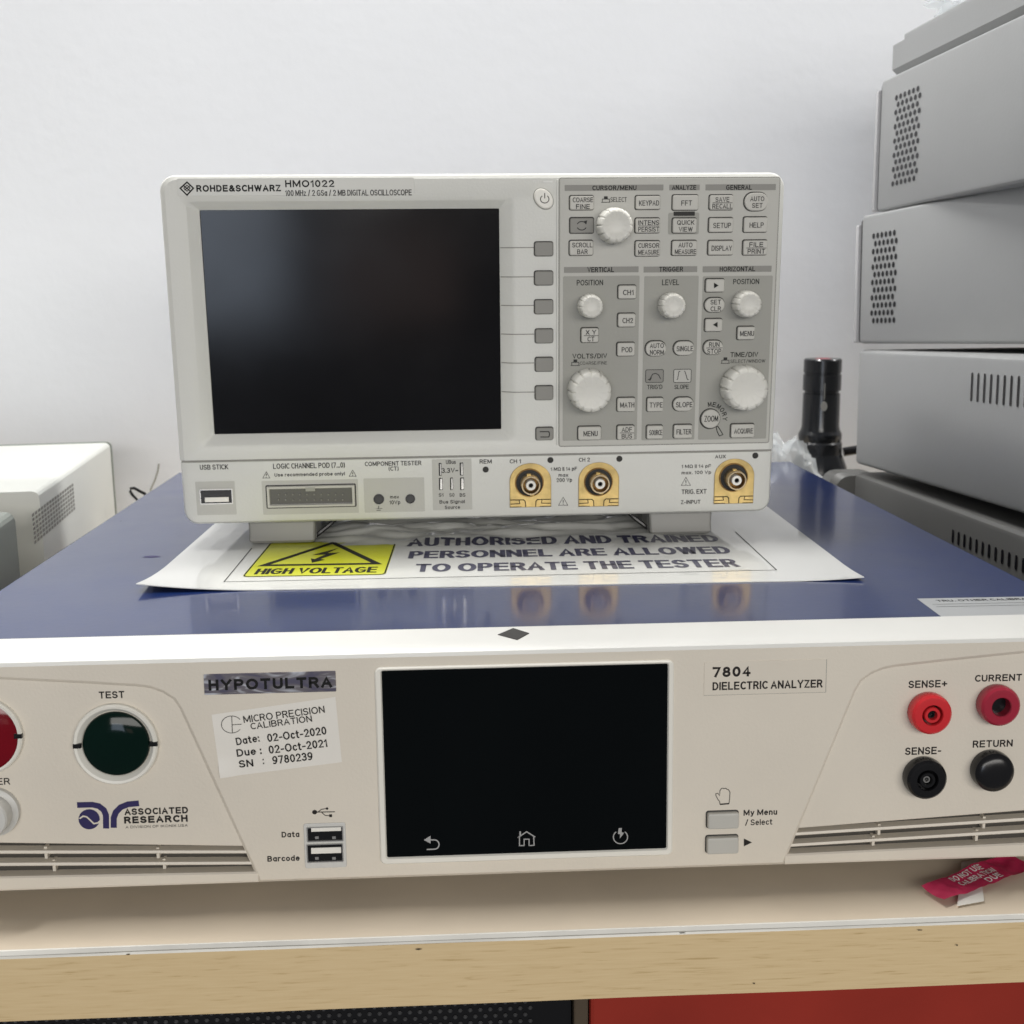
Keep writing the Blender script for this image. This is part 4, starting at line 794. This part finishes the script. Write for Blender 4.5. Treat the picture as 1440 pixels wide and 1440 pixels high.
# BNC inputs
def bnc(x0, x1, y0, y1, rc, pinc):
    a_ = lbox(FO, x0, y0, x1, y1, h=LH); W_ = a_[1]-a_[0]; cxx = (a_[0]+a_[1])/2; r_ = W_/2
    L = [(a_[0], a_[2]), (a_[1], a_[2])]+[(cxx+r_*math.cos(t)*1.0, a_[3]-r_*0.86+r_*0.86*math.sin(t)) for t in [PI*i/20 for i in range(21)]]
    mb = MB(); slab(mb, L, -LH, 0.0007, 0.0003, M['gold']); o = mb.build('input_socket', OS)
    mb = MB(); zb = a_[2]+W_*0.19; yb = -LH-0.0008
    for s_ in (-1, 1):
        mb.strip([(cxx+s_*W_*0.49, zb), (cxx+s_*W_*0.17, zb), (cxx+s_*W_*0.13, zb-W_*0.04), (cxx+s_*W_*0.12, a_[2]+0.0002)], 0.00045, yb, M['ink'])
        mb.strip([(cxx+s_*W_*0.28, zb), (cxx+s_*W_*0.26, zb-W_*0.09), (cxx+s_*W_*0.49, zb-W_*0.10)], 0.0004, yb-0.00002, M['ink'])
        mb.strip([(cxx+s_*W_*0.49, a_[2]+0.0004), (cxx+s_*W_*0.22, a_[2]+0.0004)], 0.0003, yb, M['ink'])
    mb.build('probe_contacts', o)
    q0 = lp(FO, *rc, h=LH+0.0007); k_ = pxm(FO, *rc); q1 = lp(FO, *pinc, h=LH+0.0075)
    mb = MB(); y_ = -LH-0.0007
    lathe(mb, q0[0], q0[1], [(20.5*k_, y_), (20.0*k_, y_-0.0005), (19.0*k_, y_-0.0005), (18.6*k_, y_-0.0001)], M['gold_dark'], 40, cap=False); mb.poly(circ(q0[0], q0[1], 18.8*k_, 40), y_-0.00006, M['gap']); mb.build('bayonet_collar', o)
    qx, qz = q0[0]*0.35+q1[0]*0.65, q0[1]*0.35+q1[1]*0.65; b_ = 13.2*k_
    mb = MB(); lathe(mb, qx, qz, [(b_*1.02, y_), (b_, y_-0.0070), (b_*0.97, y_-0.0074), (b_*0.86, y_-0.0074), (b_*0.83, y_-0.0070)], M['brass'], 40, cap=False); lathe(mb, qx, qz, [(b_*0.83, y_-0.0070), (b_*0.80, y_-0.002), (b_*0.2, y_-0.002)], M['gold_dark'], 40)
    for t in (math.radians(100), math.radians(280)): mb.box(qx+b_*math.cos(t)-0.0009, qx+b_*math.cos(t)+0.0009, y_-0.0055, y_-0.0035, qz+b_*math.sin(t)-0.0007, qz+b_*math.sin(t)+0.0007, M['gold'])
    mb.build('barrel', o)
    mb = MB(); d_ = 7.0*k_; lathe(mb, qx, qz, [(d_, y_-0.002), (d_, y_-0.0066), (d_*0.95, y_-0.0070), (d_*0.5, y_-0.0070), (d_*0.45, y_-0.0064), (d_*0.43, y_-0.003)], M['white_pl'], 28, cap=False); mb.build('insulator', o)
    mb = MB(); lathe(mb, qx, qz, [(d_*0.44, y_-0.0062), (d_*0.40, y_-0.0066), (d_*0.28, y_-0.0066), (d_*0.22, y_-0.0058), (d_*0.05, y_-0.0050)], M['black'], 20); mb.build('centre_contact', o)
bnc(716.7, 775, 651.3, 713, (744.5, 679), (746.9, 682.7)); bnc(813.5, 870.3, 650, 712, (841.5, 677.8), (844, 680.3)); bnc(1004.4, 1060, 645, 708, (1031.5, 671.5), (1036, 676))
mb = low([('CH 1', (716.7, 645.8, 732.5, 651.5)), ('CH 2', (814, 643.6, 829.5, 649.2)), ('AUX', (1005.5, 639.5, 1020.5, 644.5)),
     ('1 MΩ || 14 pF', (774.5, 656.6, 811.5, 663)), ('max', (785.5, 666.8, 799, 670.4)), ('200 Vp', (782.5, 672.2, 804.5, 679)), ('1 MΩ || 14 pF', (958.5, 653, 1000, 659)), ('max. 100 Vp', (958.5, 662, 1000, 667.8)), ('TRIG. EXT', (958.5, 688, 993.5, 694.5)), ('Z-INPUT', (957.5, 703.2, 985, 708.6))])
warn(mb, 792, 705, 6.5); warn(mb, 964.5, 677, 6.5); mb.build('lettering', OS)
# feet: flat plates folded forward under the front edge, with side cheeks
inv = FO.inverted()
def foot(x0, x1, yf):
    def w(x, y, z): p_ = inv @ Vector((x, y, z)); return tuple(p_)
    mb = MB(); zt = 0.0145; ft = 0.0012; lean = 0.0030
    def plate(xa, xb, ya0, ya1, yb0, yb1, zl, zh, m_):
        vs_ = [w(xa, ya0, zl), w(xb, ya0, zl), w(xb, ya1, zl), w(xa, ya1, zl), w(xa, yb0, zh), w(xb, yb0, zh), w(xb, yb1, zh), w(xa, yb1, zh)]
        mb.add(vs_, [[3,2,1,0],[4,5,6,7],[0,1,5,4],[1,2,6,5],[2,3,7,6],[3,0,4,7]], m_)
    lps = []
    for z_, gy, q in ((ft, 0.0, 0.0010), (ft+0.0012, 0.0, 0.0), (0.006, lean*0.5, 0.0), (zt, lean, -0.0006)):
        ya, yb = yf+gy+q, yf+gy+0.0075-q; pts = []
        for cx_, cy_, a0 in ((x1-0.0018-q, ya+0.0018, -90), (x1-0.0018-q, yb-0.0018, 0), (x0+0.0018+q, yb-0.0018, 90), (x0+0.0018+q, ya+0.0018, 180)):
            for k_ in range(4): t_ = math.radians(a0+30*k_); pts.append(w(cx_+0.0018*math.cos(t_), cy_+0.0018*math.sin(t_), z_))
        lps.append(pts)
    mb.loft(lps, M['footpl'], True, True)
    s_ = 1 if x0 > 0 else -1; xi = x0 if x0 > 0 else x1
    plate(x0, x0+0.003, yf+0.0078, yf+0.020, yf+0.011, yf+0.050, ft+0.0006, zt, M['footpl'])
    plate(x1-0.003, x1, yf+0.0078, yf+0.020, yf+0.011, yf+0.050, ft+0.0006, zt, M['footpl'])
    st_ = MB(); st_.tube([w(xi-s_*0.013, yf+0.012, zt-0.0005), w(xi-s_*0.006, yf+0.010, 0.0075), w(xi+s_*0.001, yf+0.009, 0.0022)], 0.0011, M['black'], 8); st_.build('gap_shade_bar', OS)  # black bar put in for the dark gap beside the foot
    return mb.build('foot', OS)
foot(-0.1235, -0.0915, 0.1505); foot(0.0735, 0.1045, 0.1525)
for x_ in (-0.11, 0.09):
    p_ = [inv @ Vector((x_+dx, 0.285+dy, z_)) for dx, dy, z_ in ((-0.012, -0.01, 0.0014), (0.012, -0.01, 0.0014), (0.012, 0.01, 0.0014), (-0.012, 0.01, 0.0014), (-0.012, -0.01, 0.026), (0.012, -0.01, 0.026), (0.012, 0.01, 0.026), (-0.012, 0.01, 0.026))]
    mb = MB(); mb.add([tuple(p) for p in p_], [[3,2,1,0],[4,5,6,7],[0,1,5,4],[1,2,6,5],[2,3,7,6],[3,0,4,7]], M['black']); mb.build('rear_foot', OS)

# ================================================================== STACK OF INSTRUMENTS ON THE RIGHT
def boxframe(o, d):
    y = Vector(d).normalized(); x = y.cross(Vector((0, 0, 1))).normalized(); z = x.cross(y); return frame_of(o, x, y, z)
def side(F, px, py, h=0.0): p = loc(F, px, py, h, axis=0); return p.y, p.z
def instrument(name, label, o, d, h, wd, ln, m, rim=True, bev=0.003):
    F = boxframe(o, d); t = thing(name, label, 'test instrument', F, 'grey instruments stacked on the right')
    mb = MB(); L = rrect(0, wd, -h, 0, bev, 3)
    mb.loft([aty(offset(L, 0.001), 0.0), aty(L, -0.0015), aty(L, -ln)], M[m], True, True); mb.build('case', t)
    if rim:
        mb = MB(); L2 = rrect(-0.0004, wd, -h-0.0003, -0.0012, bev, 3); mb.loft([aty(offset(L2, 0.0012), 0.0), aty(offset(L2, 0.0012), 0.0012)], M['rim_dark'], True, True)
        L3 = rrect(-0.0013, wd, -h+0.0006, -0.006, 0.0015, 3); mb.loft([aty(L3, 0.0012), aty(L3, 0.0046), aty(offset(L3, 0.0008), 0.0052)], M['grey_rim'], True, True); mb.build('rear_panel', t)
    return t, F
def vent(t, F, tl, tr_, bl_, rows, cols, kind='dot'):
    a_ = side(F, *tl); b_ = side(F, *tr_); c_ = side(F, *bl_); mb = MB()
    dy = (b_[0]-a_[0])/(cols-0.5); 
    for r_ in range(rows):
        for q_ in range(cols):
            y_ = a_[0]+(q_+0.5*(r_ % 2))*dy; z_ = a_[1]+(c_[1]-a_[1])*r_/(rows-1)
            ry, rz = abs(dy)*0.33, abs(c_[1]-a_[1])/(rows-1)*0.38
            mb.add([(-0.0003, y_+ry*math.cos(2*PI*k_/10), z_+rz*math.sin(2*PI*k_/10)) for k_ in range(10)], [list(range(10))], M['black'])
    mb.build('vent', t)
def slots(t, F, p0, p1, n_, hpx, wfrac=0.36):
    a_ = side(F, *p0); b_ = side(F, *p1); u_ = side(F, p0[0], p0[1]-hpx/2); v_ = side(F, p0[0], p0[1]+hpx/2); dy = b_[0]-a_[0]; hz = (u_[1]-v_[1])/2; mb = MB()
    for i in range(n_):
        y_ = a_[0]+dy*i; L = rrect(y_-abs(dy)*wfrac/2, y_+abs(dy)*wfrac/2, a_[1]-hz, a_[1]+hz, abs(dy)*0.15, 2); mb.add([(-0.0003, p[0], p[1]) for p in L], [list(range(len(L)))], M['black'])
    mb.build('vent', t)
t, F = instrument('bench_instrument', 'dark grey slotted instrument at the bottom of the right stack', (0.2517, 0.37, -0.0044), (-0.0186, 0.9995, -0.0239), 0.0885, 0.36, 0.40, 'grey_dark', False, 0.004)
slots(t, F, (1340.5, 754), (1348.5, 757.8), 26, 19)
mb = MB(); mb.loft([aty(rrect(-0.017+q_, 0.02, -0.075, -0.0005-q_*0.5, 0.010), y_) for q_, y_ in ((0.004, 0.0), (0.0, 0.004), (0.0, 0.020), (0.003, 0.024))], M['grey_dark'], True, True); mb.build('corner_bumper', t)
for x_ in (0.02, 0.33):
    for y_ in (-0.03, -0.36):
        mb = MB(); q_ = F.inverted() @ Vector((0, 0, BZ)); mb.loft([[(x_+r_*math.cos(2*PI*k_/16), y_+r_*math.sin(2*PI*k_/16), z_) for k_ in range(16)] for r_, z_ in ((0.009, -0.0884), (0.008, -0.0920 if y_ > -0.1 else -0.0995))], M['black'], True, True); mb.build('foot', t)
t, F = instrument('bench_instrument', 'mid grey instrument with tall slots, second from the stack bottom', (0.2508, 0.37, 0.0792), (-0.0327, 0.9989, -0.0333), 0.0775, 0.36, 0.42, 'grey_case', False, 0.0035)
slots(t, F, (1367, 544), (1375.7, 545.2), 22, 41, 0.30)
t, F = instrument('bench_instrument', 'grey instrument with perforated side patch above the slotted ones', (0.2486, 0.37, 0.1672), (-0.1842, 0.9821, -0.0397), 0.0838, 0.36, 0.42, 'grey_case')
vent(t, F, (1229, 332), (1261, 327.5), (1226.5, 451), 12, 6)
t, F = instrument('bench_instrument', 'grey perforated instrument just below the flat one on top', (0.2577, 0.37, 0.2521), (-0.0509, 0.9986, -0.0169), 0.0830, 0.36, 0.42, 'grey_case')
vent(t, F, (1261, 137.5), (1294.5, 121.5), (1257.5, 258), 13, 6)
FB2 = boxframe((0.2641, 0.37, 0.2733), (-0.0456, 0.9988, -0.0176))
t = thing('flat_instrument', 'flat grey device with stepped lid on top of the stack', 'test instrument', FB2, 'grey instruments stacked on the right')
mb = MB(); L = [(0.004, -0.0185), (0.33, -0.0185), (0.33, 0.0), (0.0, 0.0), (0.0, -0.0150)]; mb.loft([aty(L, 0.0), aty(L, -0.35)], M['grey_case'], True, True); mb.build('case', t)
mb = MB(); L = rrect(0.0055, 0.325, 0.0002, 0.0065, 0.001); mb.loft([aty(L, -0.004), aty(L, -0.345)], M['grey_case'], True, True); mb.build('lid', t)

# crumpled clear film on top of the stack and behind the analyzer
def crumple(name, label, cat, ctr, rad, seed, amp, sub=24, fs_=40):
    mb = MB(); loops = []
    for j in range(sub+1):
        th = PI*(j+0.02)/(sub+0.04); l = []
        for i in range(sub*2):
            ph = 2*PI*i/(sub*2); n_ = Vector((math.sin(th)*math.cos(ph), math.sin(th)*math.sin(ph), math.cos(th)))
            r_ = 1+amp*(abs(noise.noise(n_*2.2+Vector((seed, 0, 0))))*1.6-0.4)+amp*0.6*noise.noise(n_*5+Vector((seed, 3, 0)))+amp*0.35*noise.noise(n_*11+Vector((seed, 7, 0)))
            p_ = Vector((n_.x*rad[0]*r_, n_.y*rad[1]*r_, n_.z*rad[2]*r_)); l.append((p_.x, p_.y, max(p_.z, -rad[2]*0.95)))
        loops.append(l)
    mb.loft(loops, M['film'], True, True); o = mb.build(name, None, Matrix.Translation(ctr), ang=25); return tag(o, label, cat)
crumple('plastic_wrap', 'crumpled clear plastic wrap lying on top of the instrument stack', 'plastic wrap', (0.306, 0.335, 0.2985), (0.030, 0.035, 0.018), 3.0, 0.5)
crumple('plastic_bag', 'crumpled clear plastic bag behind the oscilloscope beside the torch', 'plastic bag', (0.214, 0.418, -0.044), (0.036, 0.017, 0.056), 9.0, 0.24)

# torch standing head down behind the analyzer
tp = Vector((0.2535, 0.455, BZ)); TO = thing('torch', 'black metal torch standing head down against the white wall', 'torch', Matrix.Translation(tp))
def turn(prof, m_, n_=40): mb = MB(); mb.loft([[(r_*math.cos(2*PI*k_/n_), r_*math.sin(2*PI*k_/n_), z_) for k_ in range(n_)] for r_, z_ in prof], m_, True, True); return mb
zt = 0.0685-BZ
turn([(0.0215, 0.0), (0.022, 0.002), (0.022, 0.072), (0.0205, 0.082), (0.0165, 0.092), (0.0165, 0.100), (0.0155, 0.1015), (0.0160, 0.103), (0.0160, 0.107), (0.0148, 0.1095)], M['torch']).build('head', TO)
turn([(0.0146, 0.1094), (0.0138, 0.113), (0.0136, zt-0.026), (0.0126, zt-0.0255), (0.0126, zt-0.024), (0.0140, zt-0.0235), (0.0140, zt-0.012), (0.0133, zt-0.0115), (0.0133, zt-0.0105), (0.0139, zt-0.010), (0.0139, zt-0.001), (0.0130, zt)], M['torch']).build('body', TO)
turn([(0.006, zt-0.001), (0.006, zt+0.0001), (0.004, zt+0.0003)], M['redpl2'], 20).build('tail_button', TO)
mb = MB(); 
for r_, z_ in ((0.0, 0.117),): pass
dirv = (CAM-tp); a_ = math.atan2(dirv.y, dirv.x)
vx, vy = math.cos(a_+0.15), math.sin(a_+0.15); ux, uy = -vy, vx
mb.add([(vx*0.0142+ux*0.0024*math.cos(t_), vy*0.0142+uy*0.0024*math.cos(t_), 0.129+0.0036*math.sin(t_)) for t_ in [2*PI*i/20 for i in range(20)]]+[(vx*0.012+ux*0.0024*math.cos(t_), vy*0.012+uy*0.0024*math.cos(t_), 0.129+0.0036*math.sin(t_)) for t_ in [2*PI*i/20 for i in range(20)]], [list(range(20))]+[[i, 20+i, 20+(i+1) % 20, (i+1) % 20] for i in range(20)], M['softkey'])
mb.add([(vx*0.0140+ux*0.0003*s_, vy*0.0140+uy*0.0003*s_, z_) for s_, z_ in ((-1, 0.134), (1, 0.134), (1, 0.146), (-1, 0.146))], [[0, 1, 2, 3]], M['softkey']); mb.build('emblem', TO)
mb = MB(); mb.tube([(0.271, 0.452, -0.002), (0.282, 0.45, 0.0), (0.30, 0.45, -0.004), (0.32, 0.45, -0.03), (0.33, 0.452, -0.0925), (0.36, 0.46, -0.0925)], 0.0035, M['black'], 10); o = mb.build('cable'); tag(o, 'thick black cable emerging between torch and grey stack', 'cable')

# ================================================================== LEFT: white instrument, cables
F = boxframe((-0.2813, 0.47, 0.0123), (-0.1213, 0.9926, -0.0107))
t = thing('white_instrument', 'white instrument with slotted vent patch left of the blue cover', 'test instrument', F)
hL = 0.0123-BZ-0.004; mb = MB(); L = rrect(-0.26, 0, -hL, 0, 0.004, 4); mb.loft([aty(offset(L, 0.002), 0.0), aty(L, -0.002), aty(L, -0.235)], M['white_case'], True, True); mb.build('case', t)
mb = MB(); L2 = rrect(-0.262, 0.0006, -hL, 0.0005, 0.004, 4); mb.loft([aty(L2, 0.0), aty(L2, 0.003)], M['greyish'], True, True); mb.build('rear_panel', t)
ys = side(F, 18, 740)[0]
mb = MB(); L2 = rrect(-0.262, 0.0014, -hL, -0.001, 0.005, 4); mb.loft([aty(L2, min(ys, -0.10)), aty(L2, min(ys, -0.10)-0.05), aty(offset(L2, 0.004), min(ys, -0.10)-0.06)], M['greyish'], True, True); mb.build('front_bezel', t)
mb = MB(); a_ = side(F, 46, 724); b_ = side(F, 102, 690); c_ = side(F, 46, 765)
for j in range(7):
    for i in range(16):
        y_ = a_[0]+(b_[0]-a_[0])*i/15; z_ = a_[1]+(c_[1]-a_[1])*j/6-0.0*i; w_ = abs(b_[0]-a_[0])/15*0.34
        L = rrect(y_-w_*1.1, y_+w_*1.1, z_-0.00085, z_+0.00085, 0.0005, 2); mb.add([(0.0002, p[0], p[1]) for p in L], [list(range(len(L)))], M['softkey'])
mb.build('vent', t)
for x_ in (-0.02, -0.24):
    for y_ in (-0.03, -0.22):
        mb = MB(); mb.loft([[(x_+0.008*math.cos(2*PI*k_/16), y_+0.008*math.sin(2*PI*k_/16), z_) for k_ in range(16)] for z_ in (-hL+0.0005, -hL-0.0045+0.0107*y_*1.0)], M['black'], True, True); mb.build('foot', t)
def cablepts(pts, Y): return [tuple(CAM+ray(x, y)*((Y-CAM.y)/ray(x, y).y)) for x, y in pts]
mb = MB(); P = cablepts([(203, 694), (196, 690.5), (189, 686.5), (183.5, 687), (183, 691), (187, 697), (193, 703)], 0.43); P = [(P[0][0]+0.02, 0.44, -0.06), (P[0][0]+0.010, 0.435, -0.035)]+P+[(P[-1][0]+0.004, 0.43, -0.06), (P[-1][0]+0.004, 0.43, BZ+0.0016)]
mb.tube(P, 0.0011, M['black'], 8); o = mb.build('cable'); tag(o, 'short black looped cable end behind the blue cover', 'cable')
mb = MB(); P = cablepts([(223.5, 652), (222, 662), (218, 675), (212, 688)], 0.45); P = P+[(P[-1][0]-0.004, 0.45, -0.06), (P[-1][0]-0.004, 0.45, BZ+0.001)]
mb.tube(P, 0.0007, M['ctrl_dark'], 8); o = mb.build('wire'); tag(o, 'thin grey wire rising against the wall behind the blue cover', 'wire')

# ================================================================== RED LABEL ON THE BENCH
FR = frame_of((0.1555, -0.0345, BZ+0.0006), (math.cos(0.33), math.sin(0.33), 0), (0, 0, -1), (-math.sin(0.33), math.cos(0.33), 0))
RL = thing('torn_label', 'torn crimson sticker lying crumpled on the bench under the sockets', 'label', FR)
def rz_(x, z): return 0.0020+0.0022*noise.noise(Vector((x*80, z*70, 1)))+0.0005*noise.noise(Vector((x*300, z*220, 4)))
c4 = [Vector(lp(FR, *p)) for p in ((1295, 1252.5), (1327, 1274), (1452, 1226), (1414, 1206))]
mb = MB(); nx, nz = 40, 14; vs = []; fs = []
for j in range(nz+1):
    for i in range(nx+1):
        s_, t_ = i/nx, j/nz; p_ = (c4[0]*(1-t_)+c4[1]*t_)*(1-s_)+(c4[3]*(1-t_)+c4[2]*t_)*s_; vs.append((p_.x, -rz_(p_.x, p_.y), p_.y))
for j in range(nz):
    for i in range(nx): q_ = j*(nx+1)+i; fs.append([q_, q_+nx+1, q_+nx+2, q_+1])
mb.add(vs, fs, M['redtag']); mb.build('sticker', RL, ang=60)
mb = MB(); u_ = (c4[3]-c4[0]).normalized(); ra = math.atan2(u_.y, u_.x); cc = (c4[0]+c4[1]+c4[2]+c4[3])/4; L_ = (c4[3]-c4[0]).length
n_ = Vector((-u_.y, u_.x))
for t_, dx, dz, w_ in (('DO NOT USE', -0.03, 0.0036, 0.017), ('CALIBRATION', 0.0, 0.0, 0.019), ('DUE', 0.10, -0.0036, 0.008)):
    letter_at(mb, t_, cc.x+u_.x*dx*L_+n_.x*dz, cc.y+u_.y*dx*L_+n_.y*dz, w_, 0.0027, M['ink_white'], 0, 0.02, ra)
for i in range(len(mb.v)): x, y, z = mb.v[i]; mb.v[i] = (x, -rz_(x, z)-0.0002, z)
mb.build('lettering', RL)
mb = MB(); q4 = [Vector(lp(FR, *p)) for p in ((1352, 1213), (1346, 1275), (1384, 1268), (1376, 1209))]
mb.poly([tuple(p) for p in q4], -0.0002, M['edging']); mb.build('white_backing', RL)
